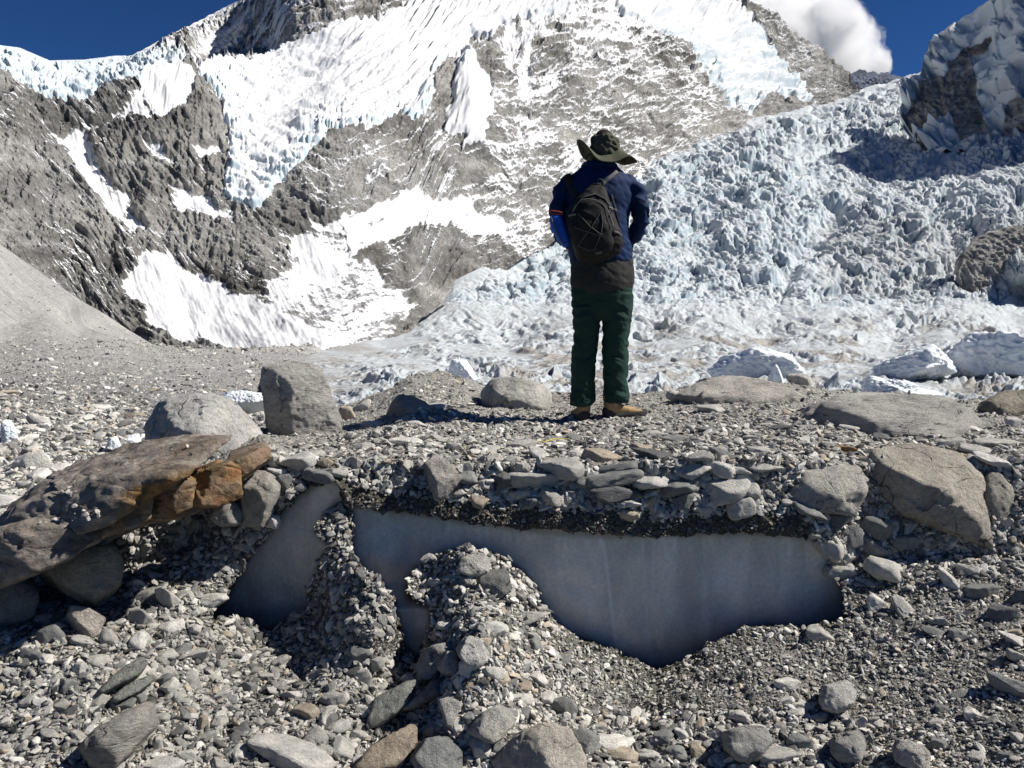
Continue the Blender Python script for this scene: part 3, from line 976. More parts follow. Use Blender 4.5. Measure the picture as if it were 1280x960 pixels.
# ------------------------------------------------------------------ near ground: plateau, bank and hollow
E0 = [(-400, 690), (0, 668), (60, 630), (150, 590), (200, 566), (260, 550), (330, 533), (400, 515), (450, 500), (480, 488), (510, 470), (545, 464), (580, 470), (610, 484), (680, 489), (760, 490), (830, 489), (900, 482),
      (960, 478), (1000, 481), (1060, 488), (1130, 494), (1200, 498), (1280, 500), (1700, 515)]
E1 = [(-400, 722), (0, 700), (100, 660), (250, 600), (330, 562), (360, 572), (430, 577), (500, 577), (600, 583), (700, 584), (800, 578), (900, 574), (980, 577), (1080, 580), (1150, 575), (1280, 575), (1700, 590)]
E2 = [(-400, 755), (0, 745), (150, 712), (250, 672), (330, 640), (420, 604), (440, 634), (520, 647), (640, 663), (760, 671), (940, 669), (1020, 674), (1060, 700), (1150, 694), (1280, 686), (1700, 700)]
Y0T = [(-400, 4.0), (0, 4.2), (200, 5.0), (330, 6.2), (420, 7.6), (480, 7.8), (545, 8.4), (620, 7.6), (760, 7.0), (1280, 6.8), (1700, 6.8)]
Y1T = [(-400, 3.9), (0, 4.0), (250, 4.05), (330, 3.95), (1000, 3.97), (1150, 4.22), (1280, 4.2), (1700, 4.1)]
Y2T = [(-400, 3.8), (0, 3.95), (250, 3.98), (330, 3.84), (1000, 3.86), (1060, 3.98), (1150, 4.06), (1280, 4.0), (1700, 3.9)]
FRONT = [(-400, 1100, 1.9), (0, 1100, 2.15), (300, 1100, 2.3), (640, 1100, 2.4), (1000, 1100, 2.4), (1280, 1100, 2.25), (1700, 1100, 2.0),
         (-400, 960, 2.5), (0, 960, 2.76), (150, 960, 2.8), (300, 960, 2.85), (500, 960, 2.95), (700, 960, 3.0), (900, 960, 3.0), (1100, 960, 2.9), (1280, 960, 2.75), (1700, 960, 2.5),
         (0, 850, 3.1), (-400, 800, 3.1), (0, 790, 3.35), (100, 800, 3.3), (200, 750, 3.62), (250, 785, 3.5), (330, 792, 3.72), (385, 765, 3.8), (300, 870, 3.25), (430, 735, 3.62), (480, 740, 3.52), (400, 850, 3.3),
         (470, 800, 3.36), (505, 815, 3.62), (520, 830, 3.58), (575, 692, 3.70), (525, 715, 3.74), (545, 760, 3.58), (640, 722, 3.72), (600, 800, 3.25), (560, 860, 3.18), (690, 785, 3.68), (735, 805, 3.72), (820, 838, 3.72), (880, 806, 3.72),
         (930, 788, 3.72), (1050, 782, 3.72), (1062, 735, 3.86), (1110, 705, 3.96), (1150, 705, 3.96), (1280, 695, 3.95), (1700, 710, 3.8), (1200, 800, 3.5), (1280, 800, 3.42), (1120, 830, 3.44), (700, 870, 3.36), (850, 880, 3.34),
         (1000, 870, 3.32), (0, 745, 3.85), (150, 712, 3.92), (250, 672, 3.95), (330, 650, 3.86)]
FRONT = [(a, b, 1.0 / c) for a, b, c in FRONT]
ICE_A = [(440, 633), (520, 643), (600, 656), (650, 662), (700, 668), (760, 671), (850, 669), (940, 668), (985, 671), (1020, 675), (1036, 700), (1050, 735), (1056, 774), (1010, 785), (960, 782), (930, 785), (890, 805), (850, 828),
         (820, 834), (790, 822), (765, 812), (735, 800), (710, 790), (695, 775), (680, 755), (670, 735), (655, 715), (630, 698), (600, 688), (575, 686), (545, 695), (520, 708), (510, 722), (506, 740), (522, 753), (539, 766),
         (536, 790), (521, 824), (504, 800), (493, 748), (472, 722), (452, 711), (442, 690)]
ICE_B = [(415, 598), (428, 612), (410, 640), (392, 665), (406, 682), (395, 715), (385, 735), (388, 757), (360, 773), (330, 788), (305, 773), (262, 773), (290, 740), (310, 700), (340, 660), (372, 622)]


def ice_depth(px, py):
    a = 3.905 + 0.012 * perlin(px / 90, py / 60, 601) + 0.0003 * (px - 760) * (px > 760)
    a = a - 0.04 * smooth01((520 - px) / 60) * smooth01((py - 640) / 60) - 0.24 * smooth01((py - 728) / 35) * smooth01((560 - px) / 20)
    bb = 3.925 + 0.0001 * (py - 600) + 0.0009 * (400 - px) + 0.015 * perlin(px / 40, py / 70, 603)
    return np.where(px < 433, bb, a)


def near_depth(px, py):
    e0, e1, e2 = lerp_tab(E0, px), lerp_tab(E1, px), lerp_tab(E2, px)
    i0, i1, i2 = 1 / lerp_tab(Y0T, px), 1 / lerp_tab(Y1T, px), 1 / lerp_tab(Y2T, px)
    t1 = np.clip((py - e0) / (e1 - e0), -0.2, 1)
    t2 = np.clip((py - e1) / (e2 - e1), 0, 1)
    bank = np.where(py < e1, i0 + (i1 - i0) * t1, i1 + (i2 - i1) * smooth01(t2))
    front = tps(FRONT, px, np.maximum(py, e2), 3e-4)
    wallref = 1 / 3.96
    # on non-ice columns ground and bank join up; on ice columns the front ground starts below the ice
    inv = np.where(py < e2, bank, np.maximum(np.minimum(front, 0.6), np.where(px < 330, 0, wallref)))
    # ease the joint
    jw = smooth01((py - e2) / 14)
    inv = np.where(py < e2, bank, bank * (1 - jw) + inv * jw)
    return 1 / inv


def ice_mask(px, py):
    wx = px + 5 * perlin(px / 12, py / 12, 611) + 2.2 * perlin(px / 4, py / 4, 612)
    k = 0.5 + 0.5 * smooth01((460 - px) / 40)
    wy = py + (2.5 + 2 * k) * perlin(px / 12, py / 12, 613) + 1.5 * perlin(px / 4, py / 4, 614)
    return np.maximum(sdf(ICE_A, wx, wy), sdf(ICE_B, wx, wy))


NPX = np.linspace(-400, 1700, 1300)
TN = np.concatenate([np.linspace(-0.06, 0.13, 110), np.linspace(0.1315, 1, 560)])
PXn = np.repeat(NPX[None], len(TN), 0)
e0 = lerp_tab(E0, NPX)[None] + 1.5 * perlin(NPX / 15, NPX * 0, 620)[None]
PYn = e0 + TN[:, None] * (1110 - e0)
over = np.clip(-TN, 0, 1)[:, None] / 0.06
PYc = np.maximum(PYn, e0)
Yn = near_depth(PXn, PYc)
im = ice_mask(PXn, PYc)
inside = smooth01(im / 1.5 + 0.5)
Yn = Yn * (1 - inside) + (ice_depth(PXn, PYc) + 0.14) * inside
NV = P(PXn, PYc, Yn)
# relief of the rubble surface
lump = fbm3(NV * 2.6, 630, 4, 0.55) * 0.05 + fbm3(NV * 14, 640, 3, 0.6) * 0.014 + fbm3(NV * 60, 645, 2, 0.6) * 0.005
amp = (1 - inside) * smooth01((Yn - 1.2) / 0.5)
NV[..., 2] += lump * amp
NV[..., 1] -= lump * amp * 0.5
# the plateau's back edge rolls down out of sight
NV[..., 1] += over * 2.2
NV[..., 2] -= over * 0.8
soilband = smooth01((PYc - lerp_tab(E1, NPX)[None]) / 25) * smooth01((lerp_tab(E2, NPX)[None] + 30 - PYc) / 20) * smooth01((PXn - 330) / 40) * smooth01((1090 - PXn) / 50)
darkening = 0.85 * soilband  # darker soil band along the bank face
darkening = np.maximum(darkening, 0.6 * smooth01((30 + im) / 26) * (im < 6))  # ground darker again round the ice outline
me = mesh_arrays('ground', NV.reshape(-1, 3), grid_faces(len(TN), len(NPX)), True)
attr(me, 'darkening', darkening.ravel())
attr(me, 'dry', (0.8 * smooth01((lerp_tab(E1, NPX)[None] + 4 - PYc) / 14)).ravel())
ground = link('ground', me, M_SOIL)
tag(ground, kind='structure')
# grid normals for placing stones
gx = np.gradient(NV, axis=1)
gy = np.gradient(NV, axis=0)
NN = np.cross(gy, gx)
NN /= np.maximum(np.linalg.norm(NN, axis=-1, keepdims=True), 1e-9)
NN *= np.where(NN[..., 2:3] + 0.3 * -NN[..., 1:2] < 0, -1, 1)


def near_index(px, py):
    ci = np.clip(np.round((px - NPX[0]) / (NPX[1] - NPX[0])).astype(int), 0, len(NPX) - 1)
    ee = e0[0][ci]
    t = (py - ee) / (1110 - ee)
    ri = np.clip(np.searchsorted(TN, t), 0, len(TN) - 1)
    return ri, ci


def ice_sheet(name, poly, label, name_i=0):
    p = np.array(poly)
    x = np.linspace(p[:, 0].min() - 22, p[:, 0].max() + 22, int((np.ptp(p[:, 0]) + 44) / 2.2))
    y = np.linspace(p[:, 1].min() - 22, p[:, 1].max() + 22, int((np.ptp(p[:, 1]) + 44) / 2.2))
    X, Yp = np.meshgrid(x, y)
    D = ice_depth(X, Yp) + 0.006 * perlin(X / 25, Yp / 30, 650)
    V = P(X, Yp, D)
    d = sdf(poly, X, Yp)
    mg = -19 if name_i == 0 else -9
    keep = (d > mg)[:-1, :-1] & (d > mg)[1:, 1:]
    crack = np.zeros(X.shape)  # pale marks in the ice: cracks, plus painted sunlit edges

    def line(pts, w, s):
        for (a, b), (c, e) in zip(pts[:-1], pts[1:]):
            ux, uy = c - a, e - b
            t = np.clip(((X - a) * ux + (Yp - b) * uy) / (ux * ux + uy * uy), 0, 1)
            dd = np.hypot(X - a - t * ux, Yp - b - t * uy)
            np.maximum(crack, s * np.clip(1 - dd / w, 0, 1), out=crack)
    line([(749, 668), (757, 695), (762, 740), (767, 780), (771, 815)], 3.2, 0.75)
    line([(751, 668), (748, 690)], 3, 0.5)
    line([(803, 668), (806, 740), (815, 832)], 2.6, 0.28)
    line([(826, 672), (840, 705)], 2.4, 0.5)
    line([(1020, 758), (1000, 775), (985, 785)], 7, 0.4)  # broad pale streak at the lower right
    line([(478, 645), (474, 690)], 12, 0.16)
    line([(775, 812), (788, 790), (792, 800)], 7, 0.4)
    line([(300, 720), (345, 668)], 3, 0.4)  # sunlit left edge of the small patch, painted pale
    line([(318, 700), (350, 668), (375, 640)], 9, 0.22)  # softer pale band painted for the same grazing sun
    crack *= 0.7 + 0.6 * np.clip(perlin(X / 8, Yp / 8, 655) + 0.5, 0, 1)
    dm = smooth01((7 - d) / 9) * 0.6  # ice colour gets darker towards its outline
    topy = np.interp(X, [425, 440, 520, 600, 650, 760, 940, 1020, 1055], [598, 633, 643, 656, 662, 671, 668, 675, 735]) if name_i == 0 else np.interp(X, [262, 290, 340, 372, 415], [773, 740, 660, 622, 598])
    drip = smooth01((perlin(X / 5.5, Yp / 70, 661) + 0.5 * perlin(X / 17, Yp / 90, 662) - 0.05) / 0.5) * np.exp(-np.clip(Yp - topy, 0, 400) / 26)
    dm = np.maximum(dm, 0.22 * drip)
    # a closed block: the visible face, sides and back, cut out of the buried ice
    me = mesh_arrays(name, V.reshape(-1, 3), grid_faces(len(y), len(x), keep), True)
    attr(me, 'crack', np.clip(crack, 0, 1).ravel())
    attr(me, 'darkening', dm.ravel())
    o = link(name, me, M_ICE)
    return tag(o, label, 'ice', 'old ice laid bare in the rubble bank')


ice_sheet('ice_face', ICE_A, 'wide smooth grey ice face with a pale crack, under the stone bank')
ice_sheet('ice_face', ICE_B, 'small leaning grey ice patch left of the wide ice face', 1)

# ------------------------------------------------------------------ rocks
_ico = {}


def ico(k):
    if k not in _ico:
        bm = bmesh.new()
        bmesh.ops.create_icosphere(bm, subdivisions=k, radius=1.0)
        V = np.array([v.co[:] for v in bm.verts])
        Fc = np.array([[v.index for v in f.verts] for f in bm.faces], np.int32)
        bm.free()
        _ico[k] = (V / np.linalg.norm(V, axis=1, keepdims=True), Fc)
    return _ico[k]


def facet(dirs, N, H, p):
    """star-shaped intersection of half spaces n.x <= h, softened by a p-norm"""
    q = np.maximum(dirs @ N.T / H[None], 0)
    return 1.0 / np.maximum((q ** p).sum(1) ** (1.0 / p), 1e-6)


def stone_proto(seed, k, flat=0.6, planes=13, p=22, rough=0.05):
    r = np.random.default_rng(seed)
    V, Fc = ico(k)
    N = r.normal(size=(planes, 3))
    N /= np.linalg.norm(N, axis=1, keepdims=True)
    N = np.concatenate([N, [[0, 0, 1], [0, 0, -1]]])
    H = np.concatenate([r.uniform(0.45, 0.95, planes), r.uniform(0.75, 0.95, 2)])
    rad = np.minimum(facet(V, N, H, p), 1.25)
    X = V * rad[:, None]
    if rough:
        n = fbm3(X * 1.7 + seed, seed, 3) * rough * 1.4 + (fbm3(X * 6 + seed, seed + 5, 3) * rough * 0.7 if k > 2 else 0)
        X = X * (1 + n)[:, None]
    X[:, 2] *= flat
    X[:, 1] *= r.uniform(0.7, 0.95)
    return X, Fc


def facet_noise(Q, seed, n=46, spread=1.1):
    """broken faces: each cell round a random seed is a small tilted plane"""
    r = np.random.default_rng(seed)
    sd = r.normal(size=(n, 3))
    sd = sd / np.linalg.norm(sd, axis=1, keepdims=True) * r.uniform(0.75, 1.15, (n, 1)) * np.abs(Q).max(0) * spread
    tl = r.normal(size=(n, 3))
    st = r.uniform(-0.5, 0.5, n)
    best = np.full(len(Q), 9e9)
    out = np.zeros(len(Q))
    for k_ in range(n):
        d = ((Q - sd[k_]) ** 2).sum(1)
        m = d < best
        best = np.where(m, d, best)
        out = np.where(m, st[k_] * 0.5 + (Q - sd[k_]) @ tl[k_] * 0.55, out)
    return np.clip(out, -1, 1)


def hero(name, label, cat, outline, Y, thick, planes=(), color=(0.34, 0.33, 0.31), mat=None, k=5, p=90, rough=0.036, group=None, tilt=0.2, post=None, shift=0.0):
    o2 = np.array(outline, float)
    cx_, cy_ = o2.mean(0)
    if cy_ > 740 and name != 'slab' or (cy_ > 740 and cx_ > 400):       # lies on the gravel: take the distance of the ground there
        a_, b_ = near_index(np.array([np.clip(cx_, 0, 1280)]), np.array([min(cy_ + 0.15 * np.ptp(o2[:, 1]), 1050)]))
        Y = float(Yn[a_[0], b_[0]]) - 0.02
    pts = P(o2[:, 0], o2[:, 1], Y + shift)
    c = pts.mean(0)
    n = len(pts)
    vd = c - np.array([0, 0, CAMZ])
    vd /= np.linalg.norm(vd)
    area = 0
    for i in range(n):
        a, b = pts[i], pts[(i + 1) % n]
        area += a[0] * b[2] - b[0] * a[2]
    sgn = 1 if area > 0 else -1
    N, H = [], []
    rr = np.random.default_rng(int(o2.sum()) % 99991)
    for i in range(n):
        a, b = pts[i], pts[(i + 1) % n]
        e = b - a
        nn = np.cross(e, vd) * -sgn
        if np.linalg.norm(nn) < 1e-6:
            continue
        nn /= np.linalg.norm(nn)
        nn = nn + vd * rr.uniform(-tilt, tilt)
        nn /= np.linalg.norm(nn)
        h = max(nn @ ((a + b) / 2 - c), 0.01)
        N.append(nn)
        H.append(h)
    N.append(np.array([0, 1, 0.0]))
    H.append(thick * 0.55)
    N.append(-vd)
    H.append(thick * 0.5)
    for pl in planes:
        nn = np.array(pl[0], float)
        nn /= np.linalg.norm(nn)
        q = P(pl[1][0], pl[1][1], Y + pl[2])
        N.append(nn)
        H.append(max(nn @ (q - c), 0.008))
    N, H = np.array(N), np.array(H)
    V, Fc = ico(k)
    # chipped corners: random planes just shaving the solid
    cn = rr.normal(size=(9, 3))
    cn /= np.linalg.norm(cn, axis=1, keepdims=True)
    cn[:6] -= vd * 1.0
    cn[:6, 2] += 0.25
    cn /= np.linalg.norm(cn, axis=1, keepdims=True)
    rad0 = facet(V, N, H, 40)
    sup = (V * rad0[:, None]) @ cn.T
    ch_ = np.maximum(sup.max(0) * np.concatenate([rr.uniform(0.74, 0.92, 6), rr.uniform(0.9, 0.97, 3)]), 0.01)
    N, H = np.concatenate([N, cn]), np.concatenate([H, ch_])
    ext = np.array([np.ptp(pts[:, 0]) / 2, thick / 2, np.ptp(pts[:, 2]) / 2])
    D = V * ext
    D /= np.linalg.norm(D, axis=1, keepdims=True)
    X = D * np.minimum(facet(D, N, H, p) * 1.03, facet(D, N, H, 90) * 1.02)[:, None]
    s = ext.mean()
    nrm = D
    rdg = 1 - 2.6 * np.abs(fbm3(X / s * 2.4 + 5, 23, 4, 0.6)) + 0.8 * np.floor(3 * fbm3(X / s * 1.9 + 9, 29, 3, 0.5)) / 3
    X = X + nrm * ((fbm3(X / s * 1.3 + 7, int(o2[0, 0]) % 97, 4, 0.55) * rough * 1.6 + fbm3(X / s * 7 + 3, 17, 4, 0.65) * rough * 1.1 + rdg * rough * 0.75) * s)[:, None]
    if post is not None:
        X, extra = post(X, c)
    if mat is not M_SERAC:
        wq_ = X / s + 0.10 * np.stack([fbm3(X / s * 3 + 9 * a_, 41 + a_, 2) for a_ in range(3)], 1)
        X = X + nrm * (facet_noise(wq_, int(o2.sum()) % 9973, 60 if k > 5 else 34) * 0.075 * s)[:, None]
    me = mesh_arrays(name, X, Fc, True)
    if post is not None:
        for kk, vv in extra.items():
            attr(me, kk, vv)
    o = link(name, me, mat or M_BOULDER)
    o.location = c
    o.color = (*[min(c_ * 1.36, 0.8) for c_ in color], 1)
    tag(o, label, cat, group)
    return o


GREY, PALE, DARK, TAN, BROWN, SLATE = (0.33, 0.32, 0.30), (0.47, 0.455, 0.43), (0.15, 0.148, 0.145), (0.40, 0.35, 0.285), (0.25, 0.21, 0.165), (0.20, 0.21, 0.205)


# the rusty slab
def slab_post(X, c):
    W = X + c
    px, py, _ = project(W)
    # break-up of the fracture face
    front = smooth01((-(X[:, 1]) - 0.02) / 0.1)
    n = fbm3(W * np.array([7, 5, 9]), 700, 4, 0.55)
    st = np.floor((n * 1.3 + 1) * 5) / 5 - 1
    Nrm = np.stack([0.2 + 0 * n, -1 + 0 * n, 0 * n], 1)
    edge = lerp_tab([(-60, 690), (0, 680), (60, 676), (110, 640), (160, 612), (250, 584), (300, 566), (340, 556)], px)
    below = smooth01((py - edge + 4) / 8)
    wq = 0.25 * fbm3(W * 5, 704, 2)
    b1, b2, bh = worley(W[:, 0] * 7 + wq, W[:, 2] * 11 + W[:, 0] * 3 + wq, 702, 1.1)
    g1_, g2_, gh = worley(W[:, 0] * 17 + wq, W[:, 2] * 22 + wq, 706, 1.2)
    X = X + Nrm * ((bh - 0.6) * 0.03 * below * front * smooth01((px - 140) / 60))[:, None]
    lay = fbm3(W * np.array([2.0, 9, 14]), 710, 4, 0.6)
    X[:, 2] += lay * 0.03 * (1 - below)
    cr_ = 1 - 3.0 * np.abs(fbm3(W * np.array([5.0, 7, 9]), 717, 4, 0.6))
    X = X + Nrm * (0.012 * cr_ * below)[:, None]
    X[:, 2] += 0.012 * np.clip(cr_, -1, 1) * (1 - below)
    rust = below * smooth01((px - 120) / 70) * (0.6 + 0.8 * np.clip(n + 0.5, 0, 1))
    rust = np.clip(rust + 0.75 * (1 - below) * smooth01((px - 140) / 120) * np.clip(n + 0.4, 0, 1), 0, 1)
    return X, {'rust': rust}


SLAB_PARTS = [   # the plate and the broken blocks along its lower edge: outline, distance, depth, rust (None = by place)
    ([(-30, 700), (-8, 668), (38, 612), (90, 582), (188, 556), (290, 545), (330, 548), (336, 564), (300, 588), (245, 612), (110, 655), (40, 702), (-20, 728)], 3.55, 1.0, None,
     [((-0.17, -0.27, 0.94), (200, 592), -0.30), ((0.18, -0.95, -0.20), (200, 610), -0.33), ((-0.25, -0.75, 0.6), (40, 665), -0.34)]),
    ([(126, 646), (134, 612), (174, 597), (194, 606), (190, 642), (150, 662)], 3.40, 0.34, 0.75, [((0.35, -0.9, 0.2), (175, 620), -0.12), ((-0.5, -0.85, -0.1), (140, 635), -0.11)]),
    ([(184, 642), (190, 602), (226, 591), (246, 600), (240, 634), (206, 648)], 3.47, 0.34, 0.9, [((0.4, -0.9, 0.1), (232, 610), -0.12), ((-0.4, -0.9, 0.1), (196, 622), -0.12)]),
    ([(234, 632), (240, 592), (276, 577), (298, 585), (299, 620), (262, 634)], 3.55, 0.36, 1.0, [((0.5, -0.85, 0.1), (290, 600), -0.12), ((-0.2, -0.9, 0.35), (252, 600), -0.13)]),
    ([(280, 604), (285, 573), (318, 560), (337, 558), (336, 576), (306, 596)], 3.68, 0.34, 0.6, [((0.4, -0.85, 0.3), (318, 570), -0.12)]),
    ([(150, 640), (160, 620), (200, 612), (262, 612), (268, 628), (215, 650), (170, 656)], 3.55, 0.4, 0.8, [((0, -0.9, -0.3), (210, 635), -0.12)]),
    ([(12, 722), (60, 672), (140, 640), (250, 622), (246, 640), (112, 690), (44, 722)], 3.62, 0.5, 0.12, [((0.1, -0.85, -0.4), (120, 670), -0.18)]),
    ([(-34, 704), (0, 660), (50, 645), (112, 646), (120, 676), (44, 718), (-20, 742)], 3.30, 0.4, 0.05, [((0.25, -0.7, 0.6), (60, 660), -0.12), ((-0.2, -0.9, -0.1), (20, 700), -0.14)]),
    ([(170, 560), (196, 552), (222, 553), (218, 562), (180, 568)], 3.75, 0.3, 0.1, []),
]
sv_, sf_, sru_ = [], [], []
so0 = None
off_ = 0
for i_, (ol, yy, th, ru, pls) in enumerate(SLAB_PARTS):
    if ru is None:
        post_ = slab_post
    else:
        def post_(X, c, ru=ru):
            n_ = fbm3((X + c) * 6, 720, 3)
            return X, {'rust': np.clip(ru * (0.75 + 0.7 * n_), 0, 1)}
    ob_ = hero('slab', None, None, ol, yy, th, pls, (0.2, 0.17, 0.14), M_RUSTY, 6 if ru is None else 5, 120, 0.02 if ru is None else 0.035, None, 0.15, post_)
    me_ = ob_.data
    co_ = np.zeros(len(me_.vertices) * 3, np.float32)
    me_.vertices.foreach_get('co', co_)
    fa_ = np.zeros(len(me_.polygons) * 3, np.int32)
    me_.polygons.foreach_get('vertices', fa_)
    rr_ = np.zeros(len(me_.vertices), np.float32)
    me_.attributes['rust'].data.foreach_get('value', rr_)
    loc_ = np.array(ob_.location)
    if so0 is None:
        so0 = loc_
    sv_.append(co_.reshape(-1, 3) + (loc_ - so0))
    sf_.append(fa_.reshape(-1, 3) + off_)
    sru_.append(rr_)
    off_ += len(me_.vertices)
    bpy.data.objects.remove(ob_)
    bpy.data.meshes.remove(me_)
me_ = mesh_arrays('slab', np.concatenate(sv_), np.concatenate(sf_))
attr(me_, 'rust', np.concatenate(sru_))
slab = link('slab', me_, M_RUSTY)
slab.location = so0
tag(slab, 'long rusty brown slab with orange broken edge leaning on the left of the bank', 'boulder')
hero('boulder', 'white boulder with a shaded left face and a sunlit right face, behind the rusty slab', 'boulder',
     [(184, 552), (187, 526), (198, 504), (215, 494), (250, 491), (276, 496), (302, 515), (326, 540), (332, 552), (300, 566), (230, 570), (190, 562)],
     4.9, 0.75, [((-0.42, -0.86, 0.12), (240, 530), -0.34), ((0.66, -0.42, 0.62), (296, 528), -0.15), ((0, -0.2, 1), (240, 494), 0)], (0.46, 0.45, 0.43), None, 6, 26, 0.03)
hero('boulder', 'tall upright grey block where the shadow of the person ends', 'boulder',
     [(328, 472), (335, 461), (350, 457), (375, 454), (398, 458), (405, 474), (420, 504), (430, 530), (425, 548), (395, 552), (350, 550), (335, 528), (331, 500)],
     5.35, 0.5, [((-0.35, -0.9, 0.12), (352, 505), -0.24), ((0.62, -0.62, 0.35), (398, 505), -0.16), ((0.2, -0.3, 1), (375, 455), 0)], (0.41, 0.40, 0.375), M_SCHIST, 6, 30, 0.04)
hero('boulder', 'large square-faced boulder with tan shaded front, right of the ice', 'boulder',
     [(1078, 625), (1082, 590), (1096, 568), (1122, 553), (1162, 557), (1203, 572), (1223, 595), (1228, 680), (1216, 688), (1190, 680), (1150, 672), (1110, 657), (1084, 644)],
     4.27, 0.72, [((0.12, -0.50, 0.86), (1165, 617), -0.33), ((0.02, -0.99, -0.12), (1165, 650), -0.34), ((-0.72, -0.66, 0.22), (1104, 600), -0.22)], (0.40, 0.37, 0.32), None, 6, 34, 0.022)
hero('boulder', 'flat-topped grey block wedged left of the large square-faced boulder', 'boulder',
     [(985, 606), (996, 590), (1020, 577), (1060, 573), (1075, 589), (1079, 616), (1066, 645), (1040, 643), (1000, 629), (988, 620)],
     4.10, 0.5, [((0.05, -0.5, 0.86), (1030, 606), -0.22), ((0.03, -0.98, -0.15), (1030, 625), -0.23)], (0.40, 0.385, 0.35), None, 5, 32, 0.025)
hero('boulder', 'rounded upright boulder right of the large square-faced boulder', 'boulder',
     [(1224, 606), (1235, 591), (1255, 591), (1265, 606), (1259, 640), (1246, 664), (1232, 657), (1223, 636)], 4.20, 0.3, [((-0.2, -0.9, 0.2), (1240, 625), -0.13), ((0.5, -0.5, 0.6), (1258, 605), -0.06)], (0.36, 0.345, 0.30), None, 5, 14, 0.03)
hero('boulder', 'dark grey boulder cut off by the right edge, beyond the rounded upright boulder', 'boulder',
     [(1263, 612), (1285, 590), (1320, 592), (1345, 615), (1340, 655), (1300, 655), (1270, 636)], 4.30, 0.4, [((-0.3, -0.8, 0.5), (1295, 620), -0.14)], (0.30, 0.295, 0.29), None, 5, 18, 0.03)
hero('boulder', 'low tilted slab with a dark shadow gap beneath, right of the person', 'boulder',
     [(850, 497), (868, 484), (890, 476), (918, 472), (955, 478), (990, 488), (1014, 501), (1008, 512), (960, 514), (915, 518), (880, 508)],
     6.3, 1.1, [((0.05, -0.42, 0.9), (940, 498), -0.4), ((0, -1, -0.2), (910, 506), -0.44)], (0.43, 0.41, 0.375), M_SCHIST, 6, 24, 0.03)
hero('boulder', 'broad low grey slab half buried in stones above the large square-faced boulder', 'boulder',
     [(975, 530), (1010, 506), (1060, 501), (1130, 497), (1190, 500), (1216, 511), (1242, 542), (1236, 556), (1150, 556), (1080, 558), (1000, 552)],
     5.4, 1.3, [((0.05, -0.45, 0.88), (1110, 524), -0.4), ((0.5, -0.35, 0.75), (1225, 530), -0.1)], (0.40, 0.39, 0.365), M_SCHIST, 6, 22, 0.035)
hero('boulder', 'pale rounded boulder at the back edge just left of the person\'s legs', 'boulder',
     [(602, 494), (615, 479), (640, 472), (665, 475), (684, 491), (686, 508), (660, 516), (625, 516), (607, 508)], 6.3, 0.6, [((-0.3, -0.8, 0.4), (620, 497), -0.2), ((0.2, -0.5, 0.85), (655, 490), -0.22)], (0.43, 0.42, 0.39), None, 5, 14, 0.04)
hero('boulder', 'tan cube-like boulder at the shadow between the upright block and the person', 'boulder',
     [(484, 528), (487, 508), (500, 496), (516, 495), (535, 505), (539, 522), (526, 531), (500, 531)], 5.65, 0.3, [((-0.3, -0.9, 0.2), (495, 515), -0.13), ((0.3, -0.5, 0.8), (520, 505), -0.1)], (0.39, 0.36, 0.31), None, 5, 24, 0.03)
hero('boulder', 'rough brown boulder by the right edge behind the broad low slab', 'boulder',
     [(1212, 522), (1226, 505), (1250, 493), (1295, 489), (1320, 505), (1310, 530), (1260, 531), (1228, 530)], 6.2, 0.7, [((-0.2, -0.7, 0.6), (1255, 510), -0.28)], (0.30, 0.275, 0.225), None, 5, 14, 0.06)
hero('boulder', 'dark shaded block lying under the rusty slab', 'boulder',
     [(48, 712), (75, 690), (140, 683), (154, 700), (152, 735), (122, 755), (90, 748), (60, 728)], 3.60, 0.4, [((-0.1, -0.8, 0.5), (100, 715), -0.18), ((0.1, -0.95, -0.2), (110, 735), -0.19)], (0.32, 0.295, 0.245), None, 5, 22, 0.03)
hero('boulder', 'dark shaded boulder at the left edge below the end of the rusty slab', 'boulder',
     [(-30, 728), (20, 708), (45, 730), (40, 775), (10, 800), (-40, 800)], 3.45, 0.35, [((0.1, -0.9, 0.4), (10, 750), -0.15)], (0.24, 0.23, 0.215), None, 5, 20, 0.03)
hero('boulder', 'blocky grey stone wedged at the right end of the rusty slab', 'boulder',
     [(302, 642), (304, 605), (320, 591), (341, 591), (350, 606), (346, 630), (330, 657), (310, 657)], 3.85, 0.28, [((0.1, -0.75, 0.6), (330, 602), -0.1), ((-0.25, -0.95, 0), (320, 630), -0.13)], (0.36, 0.345, 0.315), None, 5, 26, 0.03)
hero('boulder', 'shaded stone under the orange corner of the rusty slab', 'boulder',
     [(264, 648), (272, 634), (295, 629), (304, 640), (300, 656), (280, 658)], 3.8, 0.2, [((0, -0.9, 0.3), (285, 645), -0.08)], (0.33, 0.32, 0.30), None, 4, 20, 0.03)
hero('stone', 'pinkish angular stone lying alone in the dark slope below the rusty slab', 'stone',
     [(84, 772), (89, 756), (110, 760), (131, 773), (125, 789), (111, 799), (94, 788)], 3.18, 0.15, [((0.35, -0.6, 0.7), (115, 772), -0.05), ((-0.2, -0.9, -0.1), (105, 788), -0.06)], (0.40, 0.365, 0.325), None, 5, 24, 0.035)
hero('boulder', 'big splintered grey boulder at the bottom left of the gravel slope', 'boulder',
     [(100, 935), (115, 916), (168, 888), (187, 888), (192, 915), (166, 938), (142, 962), (110, 962)], 2.9, 0.26, [((0.1, -0.5, 0.85), (145, 915), -0.1), ((0.3, -0.9, -0.1), (150, 940), -0.12)], (0.38, 0.365, 0.335), M_SCHIST, 5, 26, 0.05)
